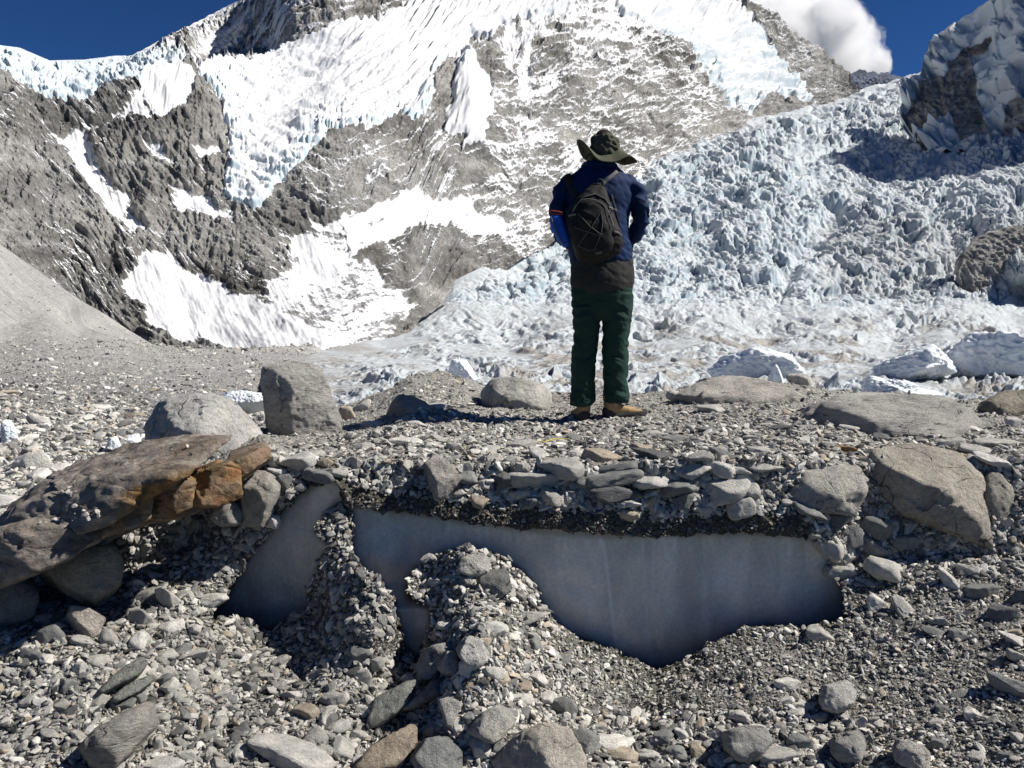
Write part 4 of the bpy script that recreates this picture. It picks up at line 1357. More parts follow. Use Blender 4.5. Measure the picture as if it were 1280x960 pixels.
hero('slate', 'upper of two thin greenish slates side by side on the left gravel slope', 'stone',
     [(114, 870), (138, 846), (177, 820), (184, 829), (166, 851), (140, 864)], 3.0, 0.12, [((0.15, -0.55, 0.8), (155, 845), -0.03)], (0.24, 0.245, 0.225), None, 4, 34, 0.02)
hero('slate', 'lower of two thin greenish slates side by side on the left gravel slope', 'stone',
     [(138, 874), (158, 856), (190, 841), (195, 848), (171, 867), (150, 878)], 2.96, 0.1, [((0.15, -0.55, 0.8), (165, 860), -0.03)], (0.25, 0.255, 0.235), None, 4, 34, 0.02)
hero('slate', 'broad greenish slate standing against the gully below the wide ice face', 'stone',
     [(458, 903), (469, 875), (503, 855), (518, 852), (514, 874), (500, 892), (480, 907), (461, 912)], 3.2, 0.13, [((-0.1, -0.75, 0.6), (487, 880), -0.04)], (0.25, 0.255, 0.235), None, 5, 30, 0.02)
hero('stone', 'long shaded stone lying on the broad greenish slate', 'stone',
     [(497, 897), (515, 876), (546, 851), (554, 860), (552, 876), (530, 882), (505, 896)], 3.12, 0.14, [((0.0, -0.8, 0.5), (528, 872), -0.05)], (0.31, 0.295, 0.265), None, 4, 24, 0.03)
hero('slab', 'tan brown pointed slab at the bottom left of centre', 'stone',
     [(435, 968), (468, 931), (514, 903), (523, 905), (520, 928), (506, 952), (488, 972)], 3.0, 0.2, [((0.1, -0.6, 0.75), (485, 935), -0.06)], (0.36, 0.305, 0.24), None, 5, 28, 0.03)
hero('slate', 'square dark slate at the bottom edge right of the tan brown slab', 'stone',
     [(513, 948), (530, 925), (555, 921), (579, 940), (577, 970), (530, 976)], 2.95, 0.2, [((0, -0.62, 0.78), (548, 945), -0.08)], (0.24, 0.245, 0.24), None, 5, 32, 0.02)
hero('boulder', 'large pale tan boulder rising from the middle of the bottom edge', 'boulder',
     [(606, 962), (624, 936), (650, 918), (685, 905), (706, 912), (721, 940), (722, 975), (640, 985)], 2.92, 0.4, [((0.1, -0.6, 0.75), (668, 935), -0.14), ((-0.5, -0.7, 0.4), (630, 945), -0.08)], (0.46, 0.425, 0.375), None, 6, 24, 0.03)
hero('stone', 'pale block up-left of the large tan boulder on the bottom edge', 'stone',
     [(586, 915), (600, 893), (622, 881), (640, 888), (642, 906), (622, 926), (605, 926)], 3.08, 0.2, [((0.1, -0.6, 0.75), (615, 900), -0.07)], (0.42, 0.405, 0.375), None, 5, 22, 0.035)
hero('stone', 'nearly white triangular stone on the mound right of the inner gully', 'stone',
     [(572, 816), (584, 795), (596, 794), (613, 821), (600, 833), (580, 826)], 3.3, 0.14, [((0.1, -0.6, 0.7), (592, 815), -0.05)], (0.50, 0.49, 0.465), None, 5, 22, 0.03)
hero('stone', 'grey wedge leaning at the foot of the inner gully', 'stone',
     [(521, 832), (535, 810), (560, 803), (573, 803), (568, 816), (550, 837), (540, 848), (526, 846)], 3.36, 0.17, [((-0.25, -0.85, 0.3), (540, 828), -0.06)], (0.33, 0.325, 0.305), None, 5, 24, 0.03)
hero('stone', 'pale stone leaning on the grey wedge below the inner gully', 'stone',
     [(548, 837), (559, 814), (568, 814), (575, 833), (566, 846), (554, 843)], 3.26, 0.12, [((0.2, -0.7, 0.6), (564, 830), -0.05)], (0.45, 0.44, 0.41), None, 4, 26, 0.03)
hero('stone', 'upright wedge-shaped pale stone right of the broad greenish slate', 'stone',
     [(547, 876), (560, 872), (580, 879), (566, 908), (558, 907)], 3.1, 0.1, [((0.1, -0.85, 0.4), (564, 885), -0.04)], (0.42, 0.41, 0.385), None, 4, 30, 0.02)
hero('stone', 'dark square block on top of the mound in front of the ice', 'stone',
     [(590, 737), (600, 710), (635, 712), (637, 740), (612, 757), (592, 750)], 3.62, 0.17, [((-0.15, -0.95, 0.1), (612, 733), -0.07), ((0, -0.3, 1), (617, 712), 0)], (0.20, 0.20, 0.195), None, 5, 34, 0.02)
hero('stone', 'pale lumpy stone crowning the mound in front of the ice', 'stone',
     [(572, 714), (579, 696), (600, 690), (613, 700), (611, 716), (590, 721)], 3.66, 0.15, [((0.2, -0.5, 0.75), (595, 702), -0.05)], (0.42, 0.41, 0.385), None, 5, 20, 0.04)
hero('stone', 'white knobbly stone alone on the fine gravel at the lower right', 'stone',
     [(1024, 876), (1029, 858), (1060, 851), (1071, 865), (1066, 881), (1046, 894), (1030, 889)], 3.2, 0.17, [((0.15, -0.5, 0.8), (1048, 866), -0.06)], (0.48, 0.47, 0.445), None, 5, 18, 0.045)
hero('stone', 'pale oblong stone low at the right of the fine gravel slope', 'stone',
     [(1117, 936), (1125, 924), (1150, 931), (1163, 945), (1161, 960), (1140, 959), (1121, 949)], 2.95, 0.15, [((0.2, -0.5, 0.8), (1145, 938), -0.05)], (0.46, 0.445, 0.41), None, 5, 26, 0.03)
hero('stone', 'speckled grey block near the bottom edge under a small white pebble', 'stone',
     [(906, 938), (907, 915), (925, 910), (960, 914), (966, 930), (951, 950), (920, 951)], 3.05, 0.2, [((0.1, -0.5, 0.8), (935, 918), -0.06), ((0, -0.95, 0), (935, 935), -0.09)], (0.34, 0.335, 0.32), None, 5, 22, 0.04)
hero('stone', 'rounded grey stone between the speckled block and the pale oblong stone', 'stone',
     [(1039, 937), (1045, 920), (1070, 915), (1081, 930), (1076, 947), (1050, 950)], 2.98, 0.17, [((0.2, -0.55, 0.75), (1062, 925), -0.06)], (0.36, 0.35, 0.33), None, 5, 16, 0.035)
hero('stone', 'upright stone stuck in the bank above the left end of the wide ice face', 'stone',
     [(531, 580), (545, 566), (560, 578), (576, 595), (556, 619), (541, 619), (535, 600)], 3.88, 0.16, [((0.2, -0.75, 0.55), (555, 592), -0.06)], (0.38, 0.355, 0.325), None, 5, 22, 0.04)

# glacier ice standing near the moraine
def serac(label, outline, Y, thick, planes=(), p=9, rough=0.12, k=5):
    rough, p, k = rough * 0.9, p * 2.5, 6
    hero('serac', label, 'ice block', outline, Y, thick, planes, (1, 1, 1), M_SERAC, k, p, rough, 'ice blocks standing in front of the glacier', 0.3)


serac('long ridge of blue-white ice at the right, lower left of the highest near ice block', [(1092, 462), (1110, 450), (1140, 440), (1160, 432), (1180, 445), (1188, 462), (1160, 475), (1120, 480), (1095, 475)], 70, 6)
serac('highest near ice block, a humped blue-white mass at the right edge', [(1182, 462), (1195, 435), (1215, 420), (1245, 420), (1275, 432), (1300, 450), (1300, 478), (1240, 478), (1190, 474)], 74, 7)
serac('low blue-white ice hump right of the person behind the rocks', [(890, 468), (905, 450), (935, 444), (965, 440), (985, 446), (1000, 462), (985, 474), (930, 476)], 76, 6)
serac('small white ice horn just above the rocks right of the person', [(962, 478), (966, 462), (972, 455), (977, 470), (984, 482), (966, 484)], 48, 1.6, (), 14, 0.08, 4)
serac('pointed blue-white ice lump behind the dark gravel mound', [(562, 462), (568, 452), (580, 450), (590, 462), (596, 472), (570, 472)], 62, 3, (), 12, 0.1, 4)
serac('white jagged ice tooth cluster behind the broad low slab', [(1084, 484), (1090, 470), (1110, 474), (1130, 480), (1160, 488), (1185, 494), (1130, 498), (1090, 494)], 40, 2.5, (), 8, 0.2, 4)
serac('blue ice ledge in the rubble between the white boulder and the upright block', [(276, 497), (288, 489), (310, 490), (330, 492), (332, 506), (300, 510), (280, 506)], 26, 1.2, (), 12, 0.12, 4)
serac('small white ice stub at the far left in the moraine', [(2, 552), (2, 530), (12, 526), (18, 534), (19, 552)], 15, 0.5, (), 10, 0.12, 4)
serac('left one of two small white ice stubs just behind the rusty slab', [(132, 562), (137, 549), (144, 546), (150, 560), (148, 565)], 12.8, 0.4, (), 10, 0.1, 4)
serac('right one of two small white ice stubs just behind the rusty slab', [(160, 556), (162, 546), (172, 544), (176, 556), (170, 560)], 13, 0.4, (), 10, 0.1, 4)

# ------------------------------------------------------------------ loose stones
LIGHTS = np.array([(0.50, 0.485, 0.45), (0.40, 0.39, 0.365), (0.60, 0.585, 0.55), (0.70, 0.685, 0.655), (0.20, 0.197, 0.19), (0.11, 0.11, 0.11), (0.45, 0.385, 0.305), (0.25, 0.25, 0.243)])
LW = np.array([0.24, 0.22, 0.13, 0.06, 0.13, 0.09, 0.05, 0.08])


def rand_rot(n, up, spread, r):
    """rotations whose z axis is near up (n,3), turned at random about it"""
    z = up + r.normal(size=(n, 3)) * spread
    z /= np.linalg.norm(z, axis=1, keepdims=True)
    a = r.normal(size=(n, 3))
    x = a - (a * z).sum(1, keepdims=True) * z
    x /= np.linalg.norm(x, axis=1, keepdims=True)
    y = np.cross(z, x)
    return np.stack([x, y, z], -1)


PR1 = [stone_proto(900 + i, 1, 0.72, 7, 60, 0.0) for i in range(10)]
PR2 = [stone_proto(950 + i, 2, 0.70, 7, 80, 0.0) for i in range(14)]


def gravel(name, pos, nrm, rad, flat, spread, sink, seed, mat, big=3.0, rpx=None, tones=None):
    r = np.random.default_rng(seed)
    n = len(pos)
    R = rand_rot(n, nrm, spread, r)
    sc = rad[:, None] * np.stack([r.uniform(0.85, 1.35, n), r.uniform(0.7, 1.1, n), flat * r.uniform(0.65, 1.25, n)], 1)
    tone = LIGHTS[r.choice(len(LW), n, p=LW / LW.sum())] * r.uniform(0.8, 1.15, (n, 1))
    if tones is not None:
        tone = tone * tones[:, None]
    pos = pos + nrm * (rad * (flat - sink))[:, None] * 0.6
    VV, FF, TT = [], [], []
    off = 0
    isbig = rpx > big
    for protos, sel in ((PR1, ~isbig), (PR2, isbig)):
        which = r.integers(0, len(protos), n)
        for k, (pv, pf) in enumerate(protos):
            ids = np.nonzero(sel & (which == k))[0]
            if not len(ids):
                continue
            L = pv[None] * sc[ids][:, None, :]
            W = np.einsum('nij,nvj->nvi', R[ids], L) + pos[ids][:, None, :]
            nv = len(pv)
            VV.append(W.reshape(-1, 3))
            FF.append((pf[None] + (off + np.arange(len(ids)) * nv)[:, None, None]).reshape(-1, 3))
            TT.append(np.repeat(tone[ids], nv, 0))
            off += nv * len(ids)
    me = mesh_arrays(name, np.concatenate(VV), np.concatenate(FF), False)
    attr(me, 'tone', np.concatenate(TT))
    o = link(name, me, mat)
    return tag(o, kind='stuff')


def pareto(r, n, lo, hi, a):
    u = r.uniform(0, 1, n)
    return lo * (1 - u * (1 - (lo / hi) ** a)) ** (-1 / a)


gr = np.random.default_rng(21)
NG = 165000
qx = gr.uniform(-170, 1450, NG)
ee = lerp_tab(E0, qx)
qy = gr.uniform(0, 1, NG) * (1075 - ee + 4) + ee - 2
e1q, e2q = lerp_tab(E1, qx), lerp_tab(E2, qx)
u = gr.uniform(0, 1, NG)
lo, hi, fl, dens, tn = np.full(NG, 1.5), np.full(NG, 6.0), np.full(NG, 0.62), np.full(NG, 0.8), np.ones(NG)
plat = qy < e1q
k = smooth01((qy - e0_ if False else qy - ee) / 90)
lo = np.where(plat, 1.1 + 1.5 * k, lo)
hi = np.where(plat, 4 + 5 * k, hi)
fl = np.where(plat, 0.45, fl)
dens = np.where(plat, 1.2, dens)
pile = (~plat) & (qy < e2q - 24) & (qx > 330) & (qx < 1000)
lo = np.where(pile, 2.4, lo)
hi = np.where(pile, 9, hi)
dens = np.where(pile, 0.75, dens)
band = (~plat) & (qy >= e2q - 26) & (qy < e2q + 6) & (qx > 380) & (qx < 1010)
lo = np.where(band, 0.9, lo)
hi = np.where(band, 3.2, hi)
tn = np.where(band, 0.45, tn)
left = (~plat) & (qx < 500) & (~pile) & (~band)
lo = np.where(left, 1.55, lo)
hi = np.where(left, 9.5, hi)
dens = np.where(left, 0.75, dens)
tn = np.where(left, 0.78, tn)  # dark slate rubble, darkened further in place of the slab's shade
right = (qy > e2q) & (qx > 640) & (qy < 900)
lo = np.where(right, 1.15, lo)
hi = np.where(right, 5.5, hi)
dens = np.where(right, 1.0, dens)
mid = (qy > e2q) & (qx >= 500) & (qx <= 700)
lo = np.where(mid, 1.5, lo)
hi = np.where(mid, 8.5, hi)
bot = qy > 890
hi = np.where(bot & (qx < 1100), 10.0, hi)
lo = np.where(bot & (qx < 1000), 2.0, lo)
wall = (qx > 1000) & (qy > e1q) & (qy < e2q + 30)
lo = np.where(wall, 1.8, lo)
hi = np.where(wall, 9.0, hi)
u = gr.uniform(0, 1, NG)
aa = 1.9
rp = lo * (1 - u * (1 - (lo / hi) ** aa)) ** (-1 / aa)
# thin out so that coverage is even: keep probability falls with stone area
keep = gr.uniform(0, 1, NG) < np.clip(dens * 1.0 * np.where(plat, 0.9, 1.0) * (3.2 / (lo * 1.5)) ** 1.3, 0, 1)
imq = ice_mask(qx, qy)
keep &= imq < -0.5 + 0 * rp
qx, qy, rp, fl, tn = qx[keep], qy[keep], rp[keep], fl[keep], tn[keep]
ri, ci = near_index(qx, qy)
pos = NV[ri, ci] + gr.normal(size=(len(qx), 3)) * 0.003
nrm = NN[ri, ci]
nrm = nrm + np.array([0, 0, 0.5])
nrm /= np.linalg.norm(nrm, axis=1, keepdims=True)
Yq = Yn[ri, ci]
# pebbles that came to rest on the rusty slab
slab = bpy.data.objects['slab']
bpy.context.view_layer.update()
sp_, sn_, sr_ = [], [], []
for x0, x1, y0, y1, n, r0, r1 in ((66, 132, 604, 652, 46, 1.6, 5.0), (50, 100, 640, 672, 14, 1.5, 3.5), (150, 240, 556, 580, 5, 1.2, 3.0)):
    for _ in range(n):
        x, y, r_ = gr.uniform(x0, x1), gr.uniform(y0, y1), gr.uniform(r0, r1)
        d_ = Vector(P(x, y, 1.0)) - Vector((0, 0, CAMZ))
        hit, loc, n_, i_ = slab.ray_cast(Vector((0, 0, CAMZ)) - slab.location, d_)
        if hit and n_.z > 0.45:
            w_ = np.array(loc + slab.location)
            sp_.append(w_ + np.array(n_) * r_ * w_[1] / F * 0.45)
            sn_.append(np.array(n_))
            sr_.append(r_)
sp_, sn_, sr_ = np.array(sp_), np.array(sn_), np.array(sr_)
pos, nrm, Yq = np.concatenate([pos, sp_]), np.concatenate([nrm, sn_]), np.concatenate([Yq, sp_[:, 1]])
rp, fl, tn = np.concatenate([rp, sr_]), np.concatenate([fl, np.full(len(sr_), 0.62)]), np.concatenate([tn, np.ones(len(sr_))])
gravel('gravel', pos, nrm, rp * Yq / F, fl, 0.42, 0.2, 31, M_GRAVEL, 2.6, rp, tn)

# rubble on the moraine behind
NM = 64000
mj = gr.integers(0, SV.shape[1], NM)
ytop = SPY[0, mj]
mi = np.clip(((np.maximum(gr.uniform(425, 690, NM), ytop) - ytop) / (700 - ytop) * (SV.shape[0] - 1)).astype(int), 0, SV.shape[0] - 1)
mx, my = SPX[mi, mj], SPY[mi, mj]
mpos = SV[mi, mj]
pxm, pym, dm_ = project(mpos)
lo_ = 0.62 + 1.05 * smooth01((my - 440) / 120)
rp_ = lo_ * (1 - gr.uniform(0, 1, NM) * (1 - (lo_ / (lo_ * 6.5)) ** 2.0)) ** (-1 / 2.0)
kp = (mx < lerp_tab([(430, 420), (460, 400), (490, 345), (520, 420), (700, 480)], my)) & (mx > -200)
gravel('rubble', mpos[kp], np.repeat([[0, 0, 1.0]], kp.sum(), 0), rp_[kp] * dm_[kp] / F, np.full(kp.sum(), 0.62), 0.45, 0.3, 33, M_GRAVEL, 2.4, rp_[kp], np.full(kp.sum(), 1.12))

# small blocks strewn over the scree slope
NS_ = 9000
sj = gr.integers(0, SV.shape[1], NS_)
si = (gr.uniform(0.02, 1, NS_) * (np.clip((440 - SPY[0, sj]) / (700 - SPY[0, sj]), 0.01, 1)) * (SV.shape[0] - 1)).astype(int)
kp = (SPX[si, sj] < 240) & (SPX[si, sj] > -300)
spos = SV[si, sj][kp]
srp = 0.35 * (1 - gr.uniform(0, 1, len(spos)) * (1 - (1 / 7.0) ** 2.2)) ** (-1 / 2.2)
gravel('rubble', spos, np.repeat([[0, 0, 1.0]], len(spos), 0), srp * project(spos)[2] / F, np.full(len(spos), 0.7), 0.5, 0.25, 35, M_GRAVEL, 9, srp, np.full(len(spos), 1.1))

# ------------------------------------------------------------------ single stones: the largest ones, each an object of its own
PROTO = []
for i in range(24):
    X_, F_ = stone_proto(1000 + i, 4, 0.95 if i < 14 else 0.75, 7, 120, 0.03)
    D_ = X_ / np.linalg.norm(X_, axis=1, keepdims=True)
    X_ = X_ + D_ * (facet_noise(X_ + 0.08 * fbm3(X_ * 3, i, 2)[:, None], 3000 + i, 26) * 0.10)[:, None]
    PROTO.append(mesh_arrays('stone', X_, F_))
for m_ in PROTO:
    m_.materials.append(M_STONE)
TONES = {'grey': (0.40, 0.39, 0.365), 'pale': (0.53, 0.515, 0.485), 'dark': (0.135, 0.137, 0.14), 'tan': (0.39, 0.34, 0.27), 'slate': (0.215, 0.22, 0.215), 'white': (0.56, 0.555, 0.54), 'rusty': (0.27, 0.17, 0.09)}
# column, row, width, height (px), turn in the picture (deg), tone
TRACED = [
    (670, 605, 52, 24, -4, 'grey'), (677, 571, 26, 20, -30, 'pale'), (700, 592, 44, 24, 5, 'grey'), (735, 603, 26, 22, 0, 'slate'), (752, 574, 40, 26, -20, 'tan'), (772, 586, 40, 22, 10, 'slate'), (820, 573, 54, 20, -12, 'dark'),
    (768, 600, 54, 18, 8, 'slate'), (770, 616, 58, 24, 6, 'dark'), (818, 602, 40, 20, 8, 'pale'), (842, 612, 50, 24, 12, 'slate'), (868, 592, 30, 30, 10, 'grey'), (895, 590, 36, 20, -10, 'pale'), (898, 614, 54, 28, 8, 'grey'),
    (922, 590, 36, 14, -6, 'grey'), (930, 602, 20, 20, 10, 'pale'), (932, 622, 26, 30, 20, 'grey'), (956, 587, 30, 16, 0, 'grey'), (783, 633, 36, 16, 8, 'pale'), (789, 645, 20, 14, -10, 'tan'), (856, 630, 22, 22, 30, 'slate'),
    (693, 625, 26, 24, -20, 'grey'), (706, 603, 22, 16, 20, 'grey'), (925, 642, 26, 26, 20, 'grey'), (880, 642, 20, 14, 0, 'grey'), (816, 627, 16, 16, 30, 'tan'), (602, 628, 22, 20, -20, 'tan'), (652, 560, 30, 18, 0, 'grey'),
    (610, 575, 26, 20, 10, 'grey'), (630, 600, 30, 26, 10, 'dark'), (585, 600, 24, 22, 0, 'slate'), (870, 575, 32, 16, 12, 'grey'), (905, 568, 30, 18, -30, 'slate'), (955, 565, 44, 14, -8, 'grey'), (845, 548, 34, 10, 0, 'slate'),
    (855, 498, 34, 22, -12, 'pale'), (890, 512, 34, 16, -6, 'grey'), (968, 468, 26, 12, -20, 'grey'), (996, 480, 26, 20, 0, 'grey'), (1078, 497, 60, 10, 3, 'grey'), (1045, 482, 60, 10, 2, 'grey'), (1058, 564, 26, 12, 4, 'rusty'), (820, 540, 30, 9, 0, 'grey'),
    (1188, 557, 26, 16, 10, 'grey'), (1215, 562, 50, 16, -10, 'grey'), (1250, 555, 56, 18, -6, 'grey'), (1240, 574, 40, 14, -20, 'pale'), (1150, 546, 36, 12, 0, 'pale'), (1272, 535, 30, 20, 0, 'pale'),
    (1010, 640, 34, 26, -30, 'slate'), (1040, 652, 24, 22, 0, 'dark'), (1095, 662, 32, 26, -20, 'slate'), (1092, 685, 40, 18, -35, 'slate'), (1065, 672, 24, 30, 20, 'slate'), (1032, 690, 30, 26, 0, 'grey'), (1048, 715, 30, 16, 0, 'grey'), (1108, 712, 46, 36, -10, 'grey'),
    (1130, 683, 26, 18, 0, 'slate'), (1185, 730, 40, 18, -42, 'pale'), (1128, 765, 34, 22, -45, 'grey'), (1097, 757, 26, 24, -40, 'pale'), (1168, 796, 30, 14, -14, 'slate'), (1268, 803, 36, 12, -20, 'pale'), (1272, 822, 26, 14, -30, 'grey'), (1230, 740, 34, 22, 0, 'slate'),
    (1255, 770, 30, 26, 0, 'dark'), (1275, 745, 36, 30, 0, 'dark'), (1275, 860, 60, 30, -20, 'slate'), (1215, 715, 30, 20, -20, 'grey'),
    (1025, 795, 30, 18, 0, 'grey'), (985, 857, 32, 14, 0, 'pale'), (992, 905, 8, 14, 10, 'white'), (925, 900, 24, 20, 0, 'pale'), (1095, 905, 18, 12, 0, 'grey'), (705, 890, 26, 30, 10, 'slate'), (708, 925, 26, 22, -20, 'slate'), (768, 945, 44, 22, 0, 'tan'),
    (770, 930, 46, 22, -4, 'pale'), (735, 935, 34, 30, -20, 'slate'), (830, 925, 30, 22, -20, 'slate'), (752, 915, 24, 16, 0, 'grey'), (875, 940, 22, 26, 10, 'tan'), (850, 942, 30, 18, -10, 'slate'), (805, 945, 26, 16, 0, 'grey'), (975, 950, 40, 24, 0, 'grey'),
    (1000, 935, 26, 26, 0, 'slate'), (670, 845, 26, 20, -10, 'pale'), (650, 855, 22, 14, 0, 'tan'), (680, 870, 24, 18, 10, 'pale'), (655, 870, 20, 20, 0, 'pale'), (620, 790, 24, 22, -10, 'pale'), (630, 810, 14, 14, 0, 'tan'), (660, 770, 40, 24, 10, 'grey'),
    (588, 840, 20, 30, 10, 'pale'), (575, 855, 16, 28, 15, 'pale'), (570, 915, 22, 26, 20, 'grey'), (597, 942, 26, 34, 20, 'pale'), (625, 942, 20, 20, 0, 'slate'), (560, 780, 22, 12, 10, 'pale'), (545, 730, 18, 14, 0, 'grey'), (665, 800, 22, 16, 0, 'slate'), (705, 825, 22, 16, 0, 'slate'),
    (540, 860, 10, 10, 0, 'grey'), (450, 815, 20, 18, -20, 'slate'), (408, 828, 16, 14, 0, 'pale'), (368, 788, 22, 14, -10, 'pale'), (365, 868, 24, 16, -20, 'pale'), (405, 905, 18, 18, 20, 'pale'), (425, 908, 26, 20, 20, 'grey'), (395, 925, 30, 26, 50, 'grey'),
    (425, 940, 26, 44, 40, 'grey'), (360, 945, 90, 34, -12, 'pale'), (405, 940, 26, 18, 0, 'grey'), (180, 776, 30, 38, 15, 'grey'), (176, 805, 20, 28, -10, 'pale'), (214, 752, 20, 50, 28, 'grey'), (245, 817, 34, 14, 10, 'pale'), (228, 808, 20, 18, 20, 'slate'),
    (205, 850, 22, 16, 30, 'slate'), (210, 862, 24, 20, 40, 'pale'), (225, 872, 16, 20, -20, 'grey'), (140, 805, 22, 26, -60, 'grey'), (103, 840, 18, 20, 0, 'pale'), (86, 858, 16, 26, 35, 'slate'), (70, 852, 20, 18, 30, 'pale'), (40, 872, 26, 16, 20, 'pale'),
    (35, 900, 16, 16, 0, 'pale'), (75, 885, 24, 20, 30, 'grey'), (88, 895, 26, 12, 30, 'slate'), (65, 800, 24, 30, 20, 'slate'), (130, 750, 30, 18, 30, 'grey'), (185, 745, 26, 18, 20, 'grey'), (172, 735, 18, 14, 20, 'pale'), (155, 882, 30, 16, 20, 'slate'),
    (198, 935, 12, 34, 0, 'grey'), (205, 930, 16, 18, 0, 'pale'), (235, 948, 24, 20, 10, 'pale'), (200, 955, 50, 14, 10, 'pale'), (298, 945, 22, 24, 20, 'pale'), (315, 940, 14, 16, 0, 'tan'), (255, 905, 16, 20, 0, 'tan'), (310, 860, 20, 20, -20, 'slate'),
    (315, 512, 26, 22, -20, 'pale'), (345, 595, 26, 16, -10, 'white'), (352, 580, 22, 22, 10, 'pale'), (340, 575, 22, 16, 0, 'pale'), (375, 587, 34, 20, 20, 'pale'), (390, 572, 36, 16, 10, 'pale'), (408, 582, 16, 14, 20, 'tan'), (418, 592, 26, 14, 0, 'grey'), (398, 598, 30, 16, -10, 'slate'), (360, 610, 16, 24, 10, 'slate'),
    (338, 652, 20, 16, -10, 'pale'), (288, 663, 16, 16, 0, 'pale'), (305, 685, 16, 12, 0, 'pale'), (285, 640, 18, 12, 0, 'grey'), (455, 560, 26, 12, 10, 'grey'), (445, 580, 14, 22, 30, 'grey'), (436, 522, 18, 26, 0, 'tan'), (452, 512, 26, 18, 30, 'pale'), (545, 513, 22, 14, 0, 'pale'), (505, 553, 34, 12, 0, 'pale'), (570, 560, 20, 16, 0, 'grey'),
    (520, 530, 26, 10, 0, 'pale'), (462, 532, 24, 10, 0, 'pale'), (556, 575, 16, 14, 0, 'slate'), (1180, 635, 1, 1, 0, 'grey'),
]
TRACED = [t for t in TRACED if t[2] > 4]
MORAINE_STONES = [(121, 508, 24, 11, 0, 'pale'), (55, 527, 34, 16, -20, 'grey'), (45, 575, 34, 34, 20, 'pale'), (48, 592, 28, 26, 20, 'pale'), (10, 625, 46, 24, -8, 'pale'), (8, 650, 40, 22, 20, 'pale'), (78, 582, 30, 16, 0, 'pale'), (92, 562, 20, 10, -10, 'pale'),
                  (35, 605, 20, 14, 0, 'grey'), (20, 590, 20, 16, 20, 'pale'), (155, 540, 24, 12, -10, 'slate'), (175, 517, 12, 10, 0, 'tan'), (72, 490, 16, 7, 0, 'pale'), (40, 536, 14, 8, 0, 'pale'), (105, 540, 14, 9, 0, 'pale'), (12, 490, 18, 8, 0, 'tan'), (140, 497, 16, 6, 0, 'grey'),
                  (60, 555, 14, 8, 0, 'pale'), (115, 552, 16, 8, 0, 'grey'), (90, 530, 10, 6, 0, 'pale'), (200, 480, 12, 6, 0, 'pale'), (230, 470, 12, 5, 0, 'pale'), (150, 470, 12, 5, 0, 'pale'), (62, 450, 10, 6, 0, 'pale')]
# more of the larger stones, strewn by region
er = np.random.default_rng(55)
EXTRA = []
for (x0, x1, y0, y1, n, smin, smax) in ((20, 470, 800, 955, 34, 16, 28), (500, 720, 830, 955, 16, 15, 24), (730, 1010, 880, 955, 12, 15, 26), (1080, 1275, 700, 950, 14, 14, 22), (330, 560, 535, 575, 12, 14, 24),
                                        (800, 1270, 535, 572, 14, 16, 28), (620, 900, 545, 580, 8, 15, 26), (20, 280, 745, 820, 8, 15, 26), (990, 1080, 640, 720, 4, 14, 22), (560, 960, 585, 640, 6, 15, 24)):
    c_ = 0
    tries = 0
    while c_ < n and tries < 4000:
        tries += 1
        x, y, s = er.uniform(x0, x1), er.uniform(y0, y1), er.uniform(smin, smax)
        if ice_mask(np.array([x]), np.array([y]))[0] > -8:
            continue
        if any((x - t[0]) ** 2 / (0.5 * (s + t[2])) ** 2 + (y - t[1]) ** 2 / (0.5 * (0.7 * s + t[3])) ** 2 < 0.8 for t in TRACED + EXTRA):
            continue
        flat_ = y < 580
        EXTRA.append((x, y, s, s * er.uniform(0.35, 0.55) if flat_ else s * er.uniform(0.6, 0.95), er.uniform(-25, 25) if not flat_ else er.uniform(-10, 10), str(er.choice(['grey', 'pale', 'slate', 'dark', 'grey', 'tan', 'pale'], p=[.3, .2, .16, .08, .1, .06, .1]))))
        c_ += 1

LANDMARKS = [(165, 630, 'the rusty slab'), (255, 525, 'the white boulder'), (378, 505, 'the upright block'), (1150, 630, 'the large square-faced boulder'), (1030, 610, 'the flat-topped block'),
             (1110, 525, 'the broad low slab'), (940, 492, 'the tilted slab'), (645, 492, 'the rounded boulder'), (510, 512, 'the tan cube-like boulder'), (765, 518, 'the boots of the person'),
             (340, 720, 'the small leaning ice patch'), (850, 750, 'the wide ice face'), (595, 715, 'the gravel mound'), (518, 790, 'the inner gully'), (665, 940, 'the large tan boulder'), (1048, 872, 'the white knobbly stone'),
             (935, 930, 'the speckled block'), (1140, 943, 'the pale oblong stone'), (150, 922, 'the splintered boulder'), (158, 850, 'the two slates'), (107, 776, 'the pinkish stone'), (488, 882, 'the broad greenish slate'),
             (480, 940, 'the tan brown slab'), (553, 592, 'the upright bank stone'), (100, 718, 'the dark shaded block'), (326, 622, 'the wedged stone'), (800, 595, 'the stone pile'), (930, 605, 'the right pile end'), (660, 590, 'the left pile end')]
ORD = ['', 'second ', 'third ', 'fourth ', 'fifth ', 'sixth ', 'seventh ', 'eighth ', 'ninth ', 'tenth ', 'eleventh ', 'twelfth ', 'thirteenth ', 'fourteenth ', 'fifteenth ']


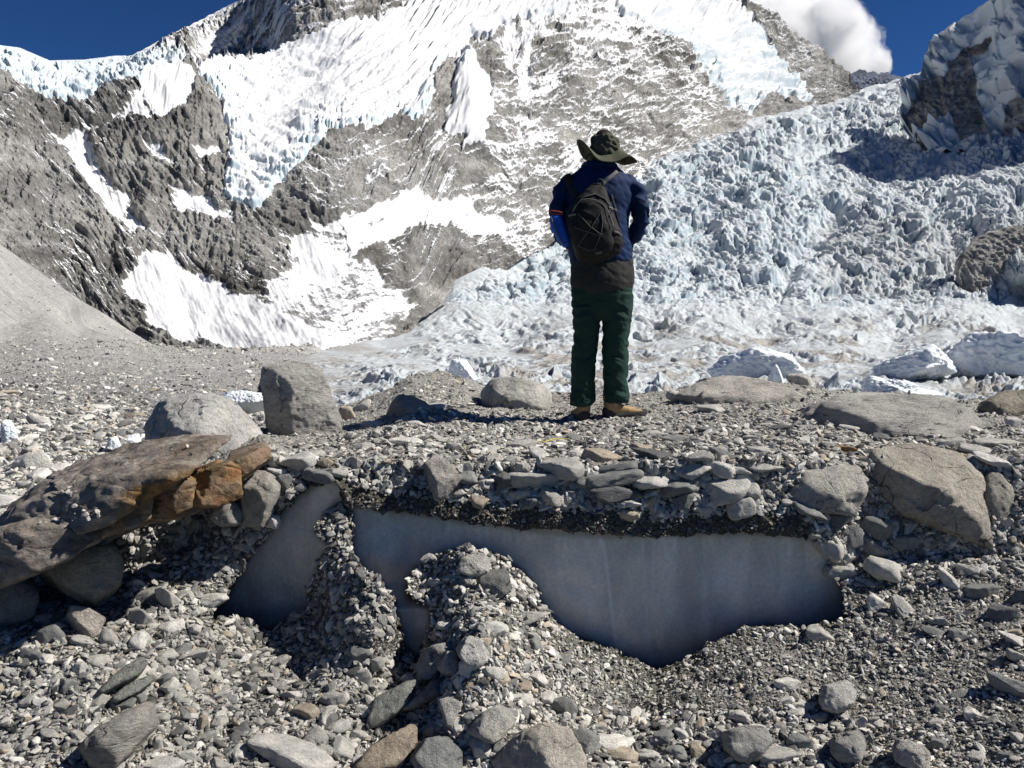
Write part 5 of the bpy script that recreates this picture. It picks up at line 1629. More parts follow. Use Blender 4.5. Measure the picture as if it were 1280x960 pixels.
def place_stone(i, px, py, w_, h_, rot, tone, pos, Yd, r):
    o = bpy.data.objects.new('stone', PROTO[r.integers(0, len(PROTO))])
    COL.objects.link(o)
    s = Yd / F
    dep = (w_ * 0.55 + h_ * 0.3) * s * r.uniform(0.8, 1.1)
    o.scale = (w_ * s * 0.58, dep * 0.62, h_ * s * 0.62)
    tiltx = 0.35 if h_ < 0.6 * w_ else 0.0
    o.rotation_euler = (r.uniform(-0.15, 0.15) + tiltx * 0.2, math.radians(-rot), r.uniform(-0.25, 0.25))
    o.location = (pos[0], pos[1] - dep * 0.12, pos[2] + h_ * s * 0.12)
    c = np.array(TONES[tone]) * r.uniform(0.88, 1.12) * (0.92 if (px < 480 and py > 660) else 1.06)  # lower-left stones darker: slate tone plus painted shade
    o.color = (*np.minimum(c * 1.2, 0.8), 1)
    return o


sr = np.random.default_rng(77)
recs = []
for src, grp in ((TRACED + EXTRA, 'loose stones of the bank'), (MORAINE_STONES, 'stones on the moraine behind')):
    for i, (px, py, w_, h_, rot, tone) in enumerate(src):
        if grp == 'loose stones of the bank':
            a, b = near_index(np.array([px]), np.array([py]))
            pos, Yd = NV[a[0], b[0]], Yn[a[0], b[0]]
        else:
            d2 = (SPX[0] - px) ** 2
            j = int(np.argmin(d2))
            qy_ = project(SV[:, j])[1]
            i_ = int(np.argmin(np.abs(qy_ - py - h_ * 0.3)))
            pos = SV[i_, j]
            Yd = pos[1]
        o = place_stone(i, px, py, w_, h_, rot, tone, pos, Yd, sr)
        o['group'] = grp
        o['category'] = 'stone'
        shape = 'flat' if h_ < 0.48 * w_ else ('tall' if h_ > 1.25 * w_ else ('chunky' if w_ > 24 else 'small'))
        recs.append((px, py, tone, shape, o, grp))


def describe(recs):
    groups = {}
    for r_ in recs:
        px, py, tone, shape, o, grp = r_
        if grp.startswith('stones on'):
            key = (shape, tone, 'on the grey moraine', 'the rusty slab')
            d = math.hypot(px - 60, py - 600)
        else:
            ds = [math.hypot((px - a), (py - b)) for a, b, _ in LANDMARKS]
            j = int(np.argmin(ds))
            a, b, nm = LANDMARKS[j]
            d = ds[j]
            dx, dy = px - a, py - b
            if abs(dx) > 2 * abs(dy):
                dr = 'right of' if dx > 0 else 'left of'
            elif abs(dy) > 2 * abs(dx):
                dr = 'below' if dy > 0 else 'above'
            else:
                dr = ('lower ' if dy > 0 else 'upper ') + ('right of' if dx > 0 else 'left of')
            key = (shape, tone, dr, nm)
        groups.setdefault(key, []).append((d, o))
    for (shape, tone, dr, nm), lst in groups.items():
        lst.sort(key=lambda t: t[0])
        tn = {'dark': 'dark grey', 'slate': 'slate grey', 'pale': 'pale grey'}.get(tone, tone)
        for i, (d, o) in enumerate(lst):
            if nm == 'the rusty slab' and dr == 'on the grey moraine':
                base = f'{shape} {tn} stone on the grey moraine left of the rusty slab'
                if len(lst) > 1:
                    base = f'{shape} {tn} moraine stone, {ORD[i]}nearest to the left end of the rusty slab'
            else:
                base = f'{shape} {tn} stone {dr} {nm}'
                if len(lst) > 1:
                    base += f', {ORD[i]}nearest to it'
            o['label'] = base


describe(recs)

# thin yellow cord on the stones in front of the person
def tube_curve(name, pts, r, mat, parent=None, res=6):
    cu = bpy.data.curves.new(name, 'CURVE')
    cu.dimensions = '3D'
    cu.bevel_depth = r
    cu.bevel_resolution = 2
    sp = cu.splines.new('NURBS')
    sp.points.add(len(pts) - 1)
    for q, p_ in zip(sp.points, pts):
        q.co = (*p_, 1)
    sp.use_endpoint_u = True
    sp.order_u = 3
    ob = bpy.data.objects.new(name, cu)
    dg = bpy.context.evaluated_depsgraph_get()
    COL.objects.link(ob)
    bpy.context.view_layer.update()
    me = bpy.data.meshes.new_from_object(ob.evaluated_get(bpy.context.evaluated_depsgraph_get()))
    COL.objects.unlink(ob)
    bpy.data.objects.remove(ob)
    me.name = name
    me.materials.clear()
    for p_ in me.polygons:
        p_.use_smooth = True
    return link(name, me, mat, parent)


cpts = []
for px, py in ((664, 554), (672, 551), (680, 553), (690, 550), (700, 549), (712, 548)):
    a, b = near_index(np.array([px]), np.array([py]))
    q = NV[a[0], b[0]].copy()
    q[2] += 0.02
    cpts.append(q)
M_YEL = NT('yellow_cord').out((0.55, 0.48, 0.08), 0.8)
tag(tube_curve('cord', cpts, 0.003, M_YEL), 'thin yellow cord lying on the stones below the feet of the person', 'cord')

# ------------------------------------------------------------------ the person, back turned to us
YP = 5.2
ra, ca = near_index(np.array([745]), np.array([522]))
YP = float(Yn[ra[0], ca[0]])
S = YP / F
FOOT = P(745, 522, YP)


def L(px, py, y=0.0):
    """picture point -> local metres of the person (x right, y away, z up)"""
    return np.array([(px - 745) * S, y, (524 - py) * S])


root = bpy.data.objects.new('person', None)
COL.objects.link(root)
root.location = (FOOT[0], FOOT[1], FOOT[2] + 2.2 * S)
root.scale = (0.98, 0.98, 0.965)
root.empty_display_size = 0.2
tag(root, 'person seen from behind in blue jacket, green trousers and brimmed hat, wearing a daypack', 'person')


def loft(secs, seg=28, expo=2.0):
    """secs: (centre, u, v) rings -> verts, faces (tris/quads as list), closed ends"""
    V, Fc = [], []
    a = np.linspace(0, 2 * np.pi, seg, endpoint=False)
    ca_, sa_ = np.cos(a), np.sin(a)
    ca_ = np.sign(ca_) * np.abs(ca_) ** (2 / expo)
    sa_ = np.sign(sa_) * np.abs(sa_) ** (2 / expo)
    for c, uu, vv in secs:
        V.extend((np.array(c)[None] + ca_[:, None] * np.array(uu)[None] + sa_[:, None] * np.array(vv)[None]).tolist())
    n = len(secs)
    for i in range(n - 1):
        for j in range(seg):
            k = (j + 1) % seg
            Fc.append((i * seg + j, i * seg + k, (i + 1) * seg + k, (i + 1) * seg + j))
    for e, rv in ((0, True), (n - 1, False)):
        V.append(np.array(secs[e][0]).tolist())
        ci = len(V) - 1
        for j in range(seg):
            k = (j + 1) % seg
            t = (e * seg + j, e * seg + k, ci)
            Fc.append(t[::-1] if rv else t)
    return V, Fc


def hsec(px0, px1, py, ry, yc=0.0):
    c = L((px0 + px1) / 2, py, yc)
    return (c, ((px1 - px0) / 2 * S, 0, 0), (0, ry, 0))


def limb(pts, radii, seg=20):
    pts = [np.array(p, float) for p in pts]
    secs = []
    for i, p in enumerate(pts):
        t = pts[min(i + 1, len(pts) - 1)] - pts[max(i - 1, 0)]
        t /= np.linalg.norm(t)
        ref = np.array([0, 1, 0]) if abs(t[1]) < 0.8 else np.array([1, 0, 0.])
        uu = np.cross(t, ref)
        uu /= np.linalg.norm(uu)
        vv = np.cross(t, uu)
        r = radii[i]
        secs.append((p, uu * r, vv * r))
    # round the ends
    d0 = pts[0] - pts[1]
    d0 /= np.linalg.norm(d0)
    d1 = pts[-1] - pts[-2]
    d1 /= np.linalg.norm(d1)
    s0, s1 = secs[0], secs[-1]
    secs = [(s0[0] + d0 * radii[0] * 0.7, s0[1] * 0.6, s0[2] * 0.6)] + secs + [(s1[0] + d1 * radii[-1] * 0.7, s1[1] * 0.6, s1[2] * 0.6)]
    return loft(secs, seg)


def ball(c, r):
    V, Fc = ico(4)
    return (V * np.array(r) + np.array(c)).tolist(), [tuple(int(q) for q in f) for f in Fc]


def fuse(name, pieces, mat, voxel=0.01, smooth=6, parent=root, disp=None):
    """union of closed pieces grown into one skin"""
    bm = bmesh.new()
    for V, Fc in pieces:
        vs = [bm.verts.new(v) for v in V]
        for f in Fc:
            try:
                bm.faces.new([vs[i] for i in f])
            except ValueError:
                pass
    bmesh.ops.recalc_face_normals(bm, faces=bm.faces)
    me = bpy.data.meshes.new(name)
    bm.to_mesh(me)
    bm.free()
    ob = bpy.data.objects.new(name, me)
    COL.objects.link(ob)
    md = ob.modifiers.new('r', 'REMESH')
    md.mode = 'VOXEL'
    md.voxel_size = voxel
    sm = ob.modifiers.new('s', 'SMOOTH')
    sm.factor = 0.5
    sm.iterations = smooth
    bpy.context.view_layer.update()
    me2 = bpy.data.meshes.new_from_object(ob.evaluated_get(bpy.context.evaluated_depsgraph_get()))
    bpy.data.objects.remove(ob)
    me2.name = name
    n = len(me2.vertices)
    co = np.zeros(n * 3, np.float32)
    me2.vertices.foreach_get('co', co)
    co = co.reshape(-1, 3).astype(float)
    if disp is not None:
        no = np.zeros(n * 3, np.float32)
        me2.vertices.foreach_get('normal', no)
        co = co + disp(co) [:, None] * no.reshape(-1, 3)
        me2.vertices.foreach_set('co', co.astype(np.float32).ravel())
        me2.update()
    me2.polygons.foreach_set('use_smooth', np.ones(len(me2.polygons), bool))
    return link(name, me2, mat, parent)


M_SKIN = NT('skin').out((0.42, 0.26, 0.18), 0.6)
M_JACKET = mat_cloth('jacket_cloth', (0.004, 0.019, 0.072), 300, 0.2, 0.75)
M_TROUSER = mat_cloth('trouser_cloth', (0.013, 0.038, 0.029), 300, 0.15, 0.8)
M_HEM = mat_cloth('hem_cloth', (0.036, 0.0355, 0.033), 300, 0.25, 0.9)
M_HAT = mat_cloth('hat_cloth', (0.07, 0.072, 0.05), 260, 0.6, 0.95)
M_PACK = mat_cloth('pack_cloth', (0.017, 0.0167, 0.016), 260, 0.3, 0.75)
M_STRAP = mat_cloth('strap_cloth', (0.03, 0.03, 0.029), 400, 0.2, 0.8)
M_STRAPL = mat_cloth('strap_webbing', (0.16, 0.155, 0.14), 400, 0.2, 0.8)
M_POUCH = mat_cloth('pouch_cloth', (0.02, 0.11, 0.55), 300, 0.15, 0.6)
M_RED = NT('red_metal').out((0.30, 0.06, 0.03), 0.5)
M_BOOT = mat_cloth('boot_leather', (0.30, 0.205, 0.105), 150, 0.2, 0.85)
M_SOLE = mat_cloth('boot_rubber', (0.045, 0.043, 0.042), 100, 0.2, 0.9)
M_HAIR = NT('hair').out((0.02, 0.015, 0.012), 0.7)
M_DARKCORD = NT('dark_cord').out((0.09, 0.09, 0.085), 0.7)
M_GLOVE = mat_cloth('glove_cloth', (0.02, 0.02, 0.022), 200, 0.2, 0.85)

# body: one skin from feet to head
hc = L(752, 181, 0.03)
neck = L(750, 208, 0.0)
body = []
body.append(loft([hsec(722, 779, 330, 0.10), hsec(720, 780, 300, 0.10), hsec(716, 784, 265, 0.105), hsec(712, 788, 235, 0.11), hsec(722, 776, 220, 0.09), hsec(738, 762, 208, 0.06), hsec(740, 762, 196, 0.058, 0.01)]))
body.append(loft([hsec(720, 782, 322, 0.10), hsec(717, 785, 350, 0.115), hsec(719, 783, 380, 0.11), hsec(726, 776, 392, 0.08)]))
for xs, yy in (((732, 731, 730, 730), 0.0), ((770, 768, 767, 768), 0.0)):
    body.append(limb([L(xs[0], 385), L(xs[1], 430, 0.0), L(xs[2], 455, 0.015), L(xs[3], 512, 0.0)], [0.075, 0.06, 0.052, 0.036]))
body.append(limb([L(730, 516, -0.03), L(729, 520, 0.08), L(728, 520, 0.16)], [0.035, 0.034, 0.028]))
body.append(limb([L(765, 514, 0.0), L(780, 518, 0.03), L(795, 519, 0.07)], [0.035, 0.034, 0.028]))
RA = [L(783, 225, 0.0), L(797, 248, -0.01), L(799, 272, 0.03), L(793, 290, 0.10), L(778, 303, 0.2)]
LA = [L(706, 227, 0.0), L(694, 252, -0.01), L(694, 278, 0.03), L(702, 293, 0.11), L(722, 303, 0.2)]
for A in (RA, LA):
    body.append(limb(A, [0.042, 0.038, 0.034, 0.030, 0.025]))
# hands folded in front of the belly, five fingers each
for A, sx in ((RA, -1), (LA, 1)):
    w0 = A[-1]
    palm = w0 + np.array([sx * 0.055, 0.02, 0.0])
    body.append(limb([w0, palm], [0.026, 0.034]))
    for q, (dz, ln) in enumerate(((0.03, 0.07), (0.011, 0.08), (-0.009, 0.075), (-0.028, 0.06))):
        b0 = palm + np.array([sx * 0.02, 0.0, dz])
        body.append(limb([b0, b0 + np.array([sx * ln * 0.55, -0.004, -0.004]), b0 + np.array([sx * ln * 0.85, -0.03, -0.01])], [0.0095, 0.009, 0.0075], 10))
    t0 = w0 + np.array([sx * 0.02, 0.01, 0.025])
    body.append(limb([t0, t0 + np.array([sx * 0.03, 0.01, 0.03]), t0 + np.array([sx * 0.06, 0.0, 0.04])], [0.012, 0.0105, 0.009], 10))
body.append(ball(hc, (0.076, 0.097, 0.118)))
body.append(limb([hc + np.array([0, 0.06, -0.06]), hc + np.array([0, 0.07, -0.09])], [0.05, 0.04]))
body.append(limb([hc + np.array([0, 0.09, 0.015]), hc + np.array([0, 0.115, -0.022])], [0.010, 0.016], 10))
for sx in (-1, 1):
    body.append(ball(hc + np.array([sx * 0.079, -0.005, -0.005]), (0.010, 0.02, 0.032)))
    body.append(ball(hc + np.array([sx * 0.03, 0.088, 0.012]), (0.014, 0.010, 0.009)))
body.append(ball(hc + np.array([0, 0.093, -0.05]), (0.025, 0.010, 0.007)))
fuse('body', body, M_SKIN, 0.007, 3)
# hair at the nape
hv, hf = ico(4)
sel = (hv[:, 1] < 0.25) | (hv[:, 2] > 0.45)
hm = mesh_arrays('hair', hv * np.array([0.083, 0.103, 0.122]) + hc, hf[sel[hf].all(1)], True)
ho = link('hair', hm, M_HAIR, root)


def wrinkle(sx, sy, sz, amp, seed, oct_=3):
    def f(co):
        q = co * np.array([sx, sy, sz])
        n = fbm3(q + 0.4 * fbm3(co * 6, seed + 9, 2)[:, None], seed, oct_, 0.5)
        return amp * (0.5 - 2.4 * np.abs(n)) * 0.6
    return f


# trousers
tr = [loft([hsec(713, 788, 322, 0.125), hsec(713, 790, 345, 0.14, -0.005), hsec(712, 790, 368, 0.14), hsec(714, 788, 388, 0.115), hsec(720, 782, 398, 0.08)]),
      loft([hsec(712, 750, 366, 0.115), hsec(714, 749, 392, 0.11), hsec(716, 747.5, 415, 0.097), hsec(714, 745, 440, 0.095, 0.01), hsec(713, 743, 465, 0.094), hsec(713.5, 742.5, 490, 0.094), hsec(711.5, 743.5, 504, 0.1), hsec(712.5, 742.5, 509, 0.098)]),
      loft([hsec(752, 791, 366, 0.115), hsec(752.5, 789, 392, 0.11), hsec(752.5, 786, 415, 0.097), hsec(752, 785, 440, 0.095, 0.01), hsec(753.5, 785, 465, 0.094), hsec(755, 785.5, 490, 0.094), hsec(755.5, 787, 499, 0.1), hsec(756.5, 786.5, 505, 0.098)])]


def tr_w(co):
    q = co.copy()
    q[:, 2] += 0.5 * np.abs(q[:, 0]) - 0.2 * q[:, 1]
    a = wrinkle(6, 6, 13, 0.026, 801, 3)(q)
    low = np.exp(-((co[:, 2] - 0.10) / 0.12) ** 2) + 0.6 * np.exp(-((co[:, 2] - 0.42) / 0.12) ** 2) + 0.5 * np.exp(-((co[:, 2] - 0.68) / 0.1) ** 2)
    return a * (0.55 + 0.8 * low)


trousers = fuse('trousers', tr, M_TROUSER, 0.008, 5, root, tr_w)
# grey reinforced seat: follows the trousers just outside them
tm = trousers.data
tco = np.zeros(len(tm.vertices) * 3, np.float32)
tno = np.zeros(len(tm.vertices) * 3, np.float32)
tm.vertices.foreach_get('co', tco)
tm.vertices.foreach_get('normal', tno)
tco, tno = tco.reshape(-1, 3).astype(float), tno.reshape(-1, 3).astype(float)
zc = L(0, 363)[2] - 0.02 * np.cos(tco[:, 0] * 16) + 0.012 * np.sin(tco[:, 0] * 37)
tf = [tuple(p_.vertices) for p_ in tm.polygons if all(tco[i][2] > zc[i] for i in p_.vertices) and len(p_.vertices) == 4]
used = sorted({i for f_ in tf for i in f_})
rem = {i: k_ for k_, i in enumerate(used)}
bulge = 0.003 + 0.006 * smooth01((tco[used][:, 2] - zc[used]) / 0.05)
seat = mesh_arrays('seat_panel', tco[used] + tno[used] * bulge[:, None], np.array([[rem[i] for i in f_] for f_ in tf]), True)
so_ = link('seat_panel', seat, M_HEM, trousers)
so_['label'] = 'dark grey seat panel of the green trousers'
# jacket
jk = [loft([hsec(711, 788, 326, 0.14), hsec(709, 788, 314, 0.15), hsec(706, 785, 295, 0.155), hsec(704, 784, 265, 0.155), hsec(703, 789, 240, 0.15), hsec(705, 788, 224, 0.135), hsec(714, 779, 214, 0.115), hsec(724, 769, 206, 0.09), hsec(727, 766, 199, 0.078, 0.01)])]
jk.append(limb([L(779, 224), L(792, 236, -0.01), L(798, 256, -0.015), L(799, 274, 0.02), L(795, 289, 0.09), L(785, 302, 0.17)], [0.058, 0.059, 0.057, 0.056, 0.051, 0.043]))
jk.append(limb([L(710, 225), L(699, 237, -0.01), L(694, 258, -0.015), L(695, 278, 0.02), L(702, 292, 0.10), L(718, 302, 0.18)], [0.058, 0.057, 0.055, 0.053, 0.050, 0.043]))


def jk_w(co):
    q = co.copy()
    q[:, 2] += 0.6 * np.abs(q[:, 0])
    arm = smooth01((np.abs(co[:, 0] - 0.0) - 0.17) / 0.06)
    return wrinkle(6, 6, 12, 0.022, 821, 3)(q) * (0.6 + 0.7 * arm)


jacket = fuse('jacket', jk, M_JACKET, 0.008, 5, root, jk_w)
# hood rolled at the collar
fuse('collar', [limb([L(727, 204, 0.02), L(733, 204, -0.06), L(747, 205, -0.085), L(760, 204, -0.06), L(766, 203, 0.02)], [0.022, 0.026, 0.028, 0.026, 0.022])], M_JACKET, 0.007, 3, root, wrinkle(9, 9, 14, 0.006, 823, 2))
fuse('glove', [limb([L(788, 306, 0.13), L(787, 312, 0.15), L(785, 318, 0.155)], [0.03, 0.034, 0.026])], M_GLOVE, 0.006, 2, root)

# boots: left seen from the heel, right in profile
def boot(heel, dirn, px_h):
    """heel and toe in local metres; returns upper and sole"""
    d = np.array([dirn[0], dirn[1], 0.0])
    d /= np.linalg.norm(d)
    s = np.array([-d[1], d[0], 0])
    up = np.array([0, 0, 1.0])
    h0 = np.array(heel)
    secs = []
    for t, wd, zt in ((-0.035, 0.020, 0.07), (-0.02, 0.036, 0.10), (0.02, 0.042, 0.115), (0.06, 0.043, 0.11), (0.10, 0.045, 0.082), (0.15, 0.050, 0.065), (0.20, 0.050, 0.055), (0.235, 0.042, 0.046), (0.255, 0.024, 0.034)):
        z0 = 0.018
        c = h0 + d * t + up * (z0 + zt) / 2
        secs.append((c, s * wd, up * (zt - z0) / 2))
    shaft = limb([h0 + up * 0.07 + d * 0.01, h0 + up * 0.16 + d * 0.0], [0.044, 0.047])
    upper = [loft(secs, 24, 2.5), shaft]
    so_ = []
    for t, wd in ((-0.045, 0.016), (-0.035, 0.034), (0.0, 0.043), (0.06, 0.043), (0.10, 0.045), (0.16, 0.053), (0.215, 0.052), (0.25, 0.040), (0.275, 0.02)):
        lift = 0.012 * smooth01((t - 0.2) / 0.08)
        so_.append((h0 + d * t + up * (0.018 + lift), s * wd, up * 0.02))
    rand = []
    for t, wd, zt in ((0.175, 0.052, 0.048), (0.22, 0.050, 0.045), (0.25, 0.040, 0.040), (0.272, 0.02, 0.034)):
        rand.append((h0 + d * t + up * (0.02 + zt) / 2, s * wd, up * (zt - 0.015) / 2))
    heelr = []
    for t, wd, zt in ((-0.048, 0.014, 0.05), (-0.036, 0.034, 0.07), (-0.01, 0.0425, 0.062), (0.02, 0.044, 0.045)):
        heelr.append((h0 + d * t + up * (0.02 + zt) / 2, s * wd, up * (zt - 0.015) / 2))
    return upper, [loft(so_, 24, 4), loft(rand, 20, 2.6), loft(heelr, 20, 2.6)]


bl_u, bl_s = boot(L(729, 529.5, -0.04), (-0.12, 1.0), 0)
br_u, br_s = boot(L(762, 526, 0.0), (1.0, 0.30), 0)
for u_, s_ in ((bl_u, bl_s), (br_u, br_s)):
    bo = fuse('boot', u_, M_BOOT, 0.006, 3, root, wrinkle(16, 16, 16, 0.003, 841, 2))
    fuse('sole', s_, M_SOLE, 0.005, 2, bo)

# hat: creased crown, brim folded up on the left, drooping on the right
hz = L(753, 190)[2]
hx = L(753, 190)[0]
hy0 = 0.025
nt, nrr = 96, 14
V, Fq = [], []
for j in range(nrr + 1):
    f = j / nrr
    for i in range(nt):
        th = 2 * math.pi * i / nt
        cx, sy_ = math.cos(th), math.sin(th)
        lf = math.exp(-((((th - math.pi * 1.04 + math.pi) % (2 * math.pi)) - math.pi) / 0.8) ** 2)
        rt = math.exp(-((((th + 0.12 + math.pi) % (2 * math.pi)) - math.pi) / 0.75) ** 2)
        bk = math.exp(-((((th + math.pi / 2 + math.pi) % (2 * math.pi)) - math.pi) / 0.7) ** 2)
        r0 = 0.088
        rr_ = r0 + f * (0.07 + 0.055 * rt + 0.025 * lf)
        z = -0.012 * f + lf * 0.118 * f ** 0.8 + rt * (0.06 * (1 - f) - 0.02 * f) - bk * 0.05 * f
        z += 0.010 * f * math.sin(3 * th + 3.6) + 0.006 * f * math.sin(7 * th)
        V.append((hx + rr_ * cx, hy0 + rr_ * 1.1 * sy_, hz - 0.012 + z))
for j in range(nrr):
    for i in range(nt):
        k2 = (i + 1) % nt
        Fq.append((j * nt + i, j * nt + k2, (j + 1) * nt + k2, (j + 1) * nt + i))


def solid(name, V, Fq, th, mat, parent):
    me = mesh_arrays(name, np.array(V), np.array(Fq), True)
    ob = bpy.data.objects.new(name, me)
    COL.objects.link(ob)
    md = ob.modifiers.new('t', 'SOLIDIFY')
    md.thickness = th
    md.offset = 0
    bpy.context.view_layer.update()
    m2 = bpy.data.meshes.new_from_object(ob.evaluated_get(bpy.context.evaluated_depsgraph_get()))
    bpy.data.objects.remove(ob)
    m2.name = name
    m2.polygons.foreach_set('use_smooth', np.ones(len(m2.polygons), bool))
    return link(name, m2, mat, parent)


crown = [loft([((hx, hy0, hz - 0.03), (0.092, 0, 0), (0, 0.10, 0)), ((hx, hy0, hz + 0.02), (0.096, 0, 0), (0, 0.105, 0)), ((hx, hy0, hz + 0.07), (0.096, 0, 0), (0, 0.103, 0)), ((hx - 0.006, hy0, hz + 0.11), (0.088, 0, 0), (0, 0.095, 0)), ((hx - 0.006, hy0, hz + 0.135), (0.066, 0, 0), (0, 0.072, 0)), ((hx - 0.006, hy0, hz + 0.142), (0.03, 0, 0), (0, 0.03, 0))])]


def hat_w(co):
    return wrinkle(11, 11, 11, 0.032, 851, 3)(co) - 0.012 * np.exp(-((co[:, 2] - hz - 0.15) / 0.03) ** 2)


hat = fuse('hat', crown, M_HAT, 0.006, 3, root, hat_w)
solid('brim', V, Fq, 0.005, M_HAT, hat)
tube_curve('hat_band', [(hx + 0.094 * math.cos(a), hy0 + 0.104 * math.sin(a), hz - 0.004 + 0.004 * math.sin(3 * a)) for a in np.linspace(0, 2 * math.pi, 26)], 0.006, M_STRAP, hat)
q0 = L(737, 192, -0.02)
tube_curve('chin_cord', [L(736, 189, -0.02), L(730, 192, -0.03), L(729, 198, -0.04), L(733, 201, -0.05), L(740, 199, -0.07)], 0.0035, M_STRAP, hat)

# daypack
pk = []
for py, a, b, dp in ((231, 737, 745, 0.03), (236, 730, 750, 0.055), (246, 720, 753, 0.075), (258, 710, 757, 0.09), (272, 703, 762, 0.10), (288, 704, 769, 0.108), (302, 708, 771, 0.105), (313, 711, 768, 0.095), (320, 714, 756, 0.075), (326, 718, 740, 0.045)):
    c = L((a + b) / 2, py, -0.145 - dp * 0.72)
    pk.append((c, ((b - a) / 2 * S, 0, -0.02 * (b - a) / 60), (0, dp, 0)))
pack = fuse('daypack', [loft(pk, 40, 3.0)], M_PACK, 0.007, 4, root, wrinkle(8, 8, 12, 0.010, 861, 3))
pm = [(c + np.array([0.0, -0.05 - 0.0, 0]), tuple(np.array(uu) * 0.66), tuple(np.array(vv) * 0.75)) for c, uu, vv in pk[3:9]]
pocket = fuse('front_pocket', [loft(pm, 36, 3.0)], M_PACK, 0.007, 3, pack, wrinkle(9, 9, 12, 0.006, 862, 2))
tube_curve('zip', [L(709, 268, -0.30), L(714, 256, -0.31), L(727, 252, -0.32), L(742, 256, -0.32), L(752, 268, -0.32), L(757, 285, -0.335)], 0.004, M_STRAPL, pack)


def pack_y(px, py):
    """how far out the pack's back is, found by a ray along y"""
    o_ = pack
    best = 0.2
    l = L(px, py, -1.0)
    for ob in (pack, pocket):
        hit, loc, n_, i_ = ob.ray_cast(Vector(l), Vector((0, 1, 0)))
        if hit:
            best = min(best, loc.y)
    return best if best < 0.1 else -0.3


for pts in (((711, 286), (725, 292), (741, 297)), ((741, 270), (730, 288), (716, 308)), ((741, 297), (735, 313)), ((716, 308), (728, 314), (738, 313)), ((715, 270), (728, 285), (742, 296)), ((742, 268), (744, 280), (742, 296))):
    dense = []
    for (a, b), (c, d) in zip(pts[:-1], pts[1:]):
        for t in np.linspace(0, 1, 7, endpoint=False):
            dense.append((a + (c - a) * t, b + (d - b) * t))
    dense.append(pts[-1])
    tube_curve('bungee_cord', [L(a, b, pack_y(a, b) - 0.003) for a, b in dense], 0.0032, M_DARKCORD, pack)
tube_curve('grab_loop', [L(738, 236, -0.2), L(738, 229, -0.21), L(743, 226, -0.22), L(747, 230, -0.21), L(746, 237, -0.2)], 0.006, M_STRAP, pack)


def strap(name, pts, wd, mat, parent):
    """flat webbing through points (local), width across the path in the picture plane"""
    pts = [np.array(p) for p in pts]
    V, Fq = [], []
    for i, p_ in enumerate(pts):
        t = pts[min(i + 1, len(pts) - 1)] - pts[max(i - 1, 0)]
        n_ = np.cross(t, [0, 1, 0])
        n_ /= np.linalg.norm(n_)
        V += [(p_ + n_ * wd / 2).tolist(), p_.tolist(), (p_ - n_ * wd / 2).tolist()]
        if i:
            a = 3 * (i - 1)
            Fq += [(a, a + 1, a + 4, a + 3), (a + 1, a + 2, a + 5, a + 4)]
    return solid(name, V, Fq, 0.008, mat, parent)


def jk_y(px, py):
    l = L(px, py, -1.0)
    hit, loc, n_, i_ = jacket.ray_cast(Vector(l), Vector((0, 1, 0)))
    return loc.y if hit else -0.05


def on_jacket(pts, n=8, off=0.008):
    out = []
    for (a, b), (c, d) in zip(pts[:-1], pts[1:]):
        for t in np.linspace(0, 1, n, endpoint=False):
            x, y = a + (c - a) * t, b + (d - b) * t
            out.append(L(x, y, jk_y(x, y) - off))
    out.append(L(*pts[-1], jk_y(*pts[-1]) - off))
    return out


strap('shoulder_strap', on_jacket([(705, 218), (710, 232), (717, 246)]), 0.055, M_STRAP, pack)
strap('shoulder_strap', on_jacket([(766, 214), (755, 224), (744, 234)]), 0.024, M_STRAPL, pack)
strap('side_strap', [L(757, 245, -0.2), L(762, 265, -0.22), L(766, 285, -0.23)], 0.016, M_STRAP, pack)
fuse('strap_buckle', [limb([L(703, 219, jk_y(706, 221) - 0.015), L(708, 217, jk_y(708, 218) - 0.02)], [0.012, 0.012])], M_STRAP, 0.004, 1, pack)

# side webbing with buckles, haul points and a small pale badge
def pack_pts(pts, n=6, off=0.004):
    out = []
    for (a, b), (c, d) in zip(pts[:-1], pts[1:]):
        for t_ in np.linspace(0, 1, n, endpoint=False):
            x, y = a + (c - a) * t_, b + (d - b) * t_
            out.append(L(x, y, pack_y(x, y) - off))
    out.append(L(*pts[-1], pack_y(*pts[-1]) - off))
    return out


strap('compression_strap', pack_pts([(752, 262), (757, 263), (761, 267)]), 0.014, M_STRAPL, pack)
strap('compression_strap', pack_pts([(758, 292), (763, 293), (767, 296)]), 0.014, M_STRAPL, pack)
strap('compression_strap', pack_pts([(705, 272), (709, 271), (713, 271)]), 0.014, M_STRAPL, pack)
strap('badge', pack_pts([(736, 317), (740, 317), (744, 316)]), 0.016, M_STRAPL, pack)
strap('flap_seam', pack_pts([(711, 262), (722, 250), (736, 246), (748, 252), (757, 266)]), 0.007, M_STRAPL, pack)

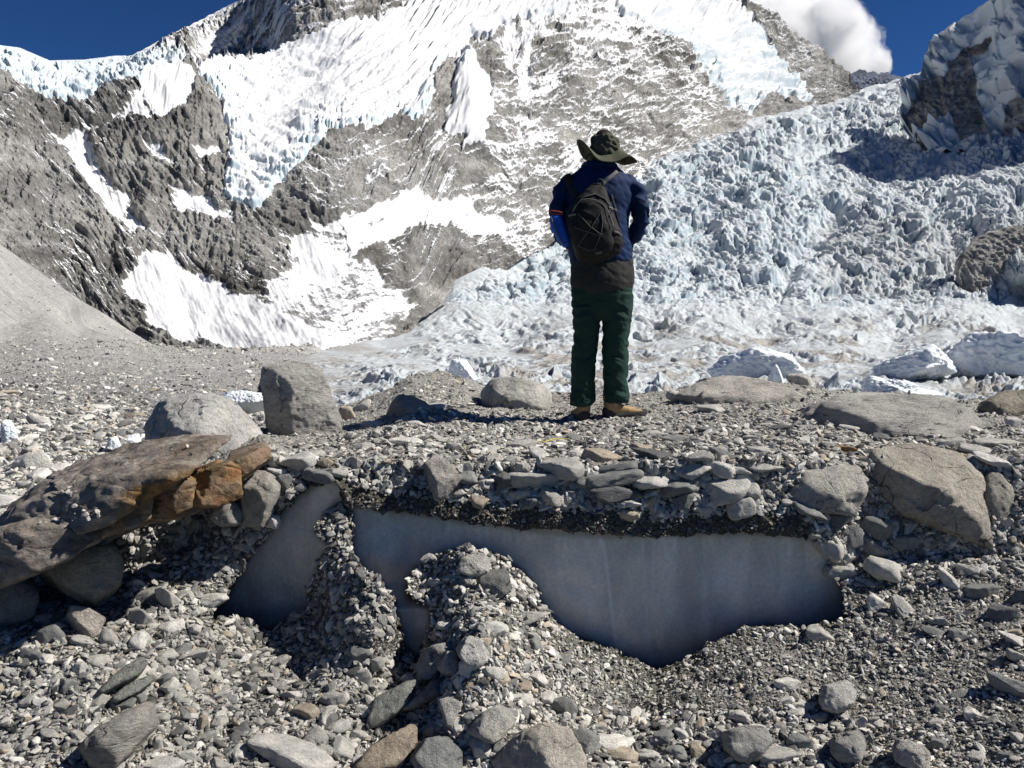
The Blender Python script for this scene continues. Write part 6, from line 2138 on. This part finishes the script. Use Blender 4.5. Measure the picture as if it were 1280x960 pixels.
# blue bottle pouch on the left side of the pack, hung from a red clip
pu = []
for py, a, b, dp in ((269, 684, 695, 0.03), (272, 682.5, 698, 0.038), (285, 685, 703, 0.042), (298, 692, 707, 0.042), (305, 698, 707.5, 0.036), (308, 700, 706, 0.02)):
    pu.append((L((a + b) / 2, py, -0.17), ((b - a) / 2 * S, 0, 0.006), (0, dp, 0)))
pouch = fuse('pouch', [loft(pu, 30, 3.0)], M_POUCH, 0.006, 3, pack, wrinkle(10, 10, 10, 0.003, 871, 2))
pouch['label'] = 'blue bottle pouch clipped to the left side of the daypack'
tube_curve('pouch_piping', [L(684, 272, -0.212), L(688, 284, -0.216), L(694, 297, -0.216), L(700, 306, -0.208)], 0.004, M_STRAPL, pouch)
tube_curve('clip', [L(682, 268, -0.19), L(683, 264, -0.2), L(690, 265, -0.2), L(697, 266, -0.2), L(698, 269, -0.2), L(690, 268, -0.2), L(683, 268, -0.2)], 0.0045, M_RED, pouch)
tube_curve('clip_cord', [L(698, 267, -0.2), L(703, 264, -0.22), L(709, 264, -0.24)], 0.003, M_STRAP, pouch)

# ------------------------------------------------------------------ cloud rising behind the ridge
cr = np.random.default_rng(3)
YC = 5200.0
puffs = []
for px, py, r in ((930, 60, 60), (960, 20, 45), (985, 40, 45), (1010, 30, 40), (1035, 38, 42), (1055, 58, 40), (1075, 76, 30), (1090, 84, 22), (1000, 75, 50), (1045, 80, 40), (960, 70, 60), (1100, 87, 14), (1108, 91, 9), (945, -20, 50), (1025, 20, 26), (1048, 33, 24), (1066, 52, 22)):
    puffs.append((P(px, py, YC + cr.uniform(-120, 120)), r * YC / F))
pv, pf = ico(5)
bmc = [((pv * r * 1.12 * np.array([1, 1, 0.95]) + c).tolist(), [tuple(int(i) for i in f) for f in pf]) for c, r in puffs]


def cloud_d(co):
    return (fbm3(co / 110, 901, 5, 0.6) * 70 + fbm3(co / 420, 905, 2) * 60)


cl = fuse('cloud', bmc, None, 14, 4, None, cloud_d)
t = NT('cloud')
t.t.nodes.remove(t.b)
vol = t.n('VolumePrincipled')
vol.inputs['Color'].default_value = (1, 1, 1, 1)
vol.inputs['Density'].default_value = 0.02
vol.inputs['Anisotropy'].default_value = 0.0
ms = t.n('Mapping')
posn = t.geo('Position')
acc = None
for c_, r_ in puffs:
    vd_ = t.n('VectorMath', operation='DISTANCE')
    t.l(posn, vd_.inputs[0])
    vd_.inputs[1].default_value = tuple(c_)
    f_ = t.math('SUBTRACT', 1.0, t.math('DIVIDE', vd_.outputs['Value'], float(r_) * 1.1), True)
    acc = f_ if acc is None else t.math('MAXIMUM', acc, f_)
nz = t.noise(posn, 0.0065, 7, 0.62)
body_ = t.math('ADD', t.math('MULTIPLY', acc, 1.5), t.math('MULTIPLY', t.math('SUBTRACT', nz, 0.55), 1.7), True)
t.l(t.math('MULTIPLY', body_, 0.055), vol.inputs['Density'])
t.l(vol.outputs[0], t.t.nodes['Material Output'].inputs['Volume'])
cl.data.materials.clear()
cl.data.materials.append(t.m)
tag(cl, 'white cloud rising behind the dark ridge in the gap', 'cloud')
SC.cycles.volume_step_rate = 4
SC.cycles.volume_max_steps = 64
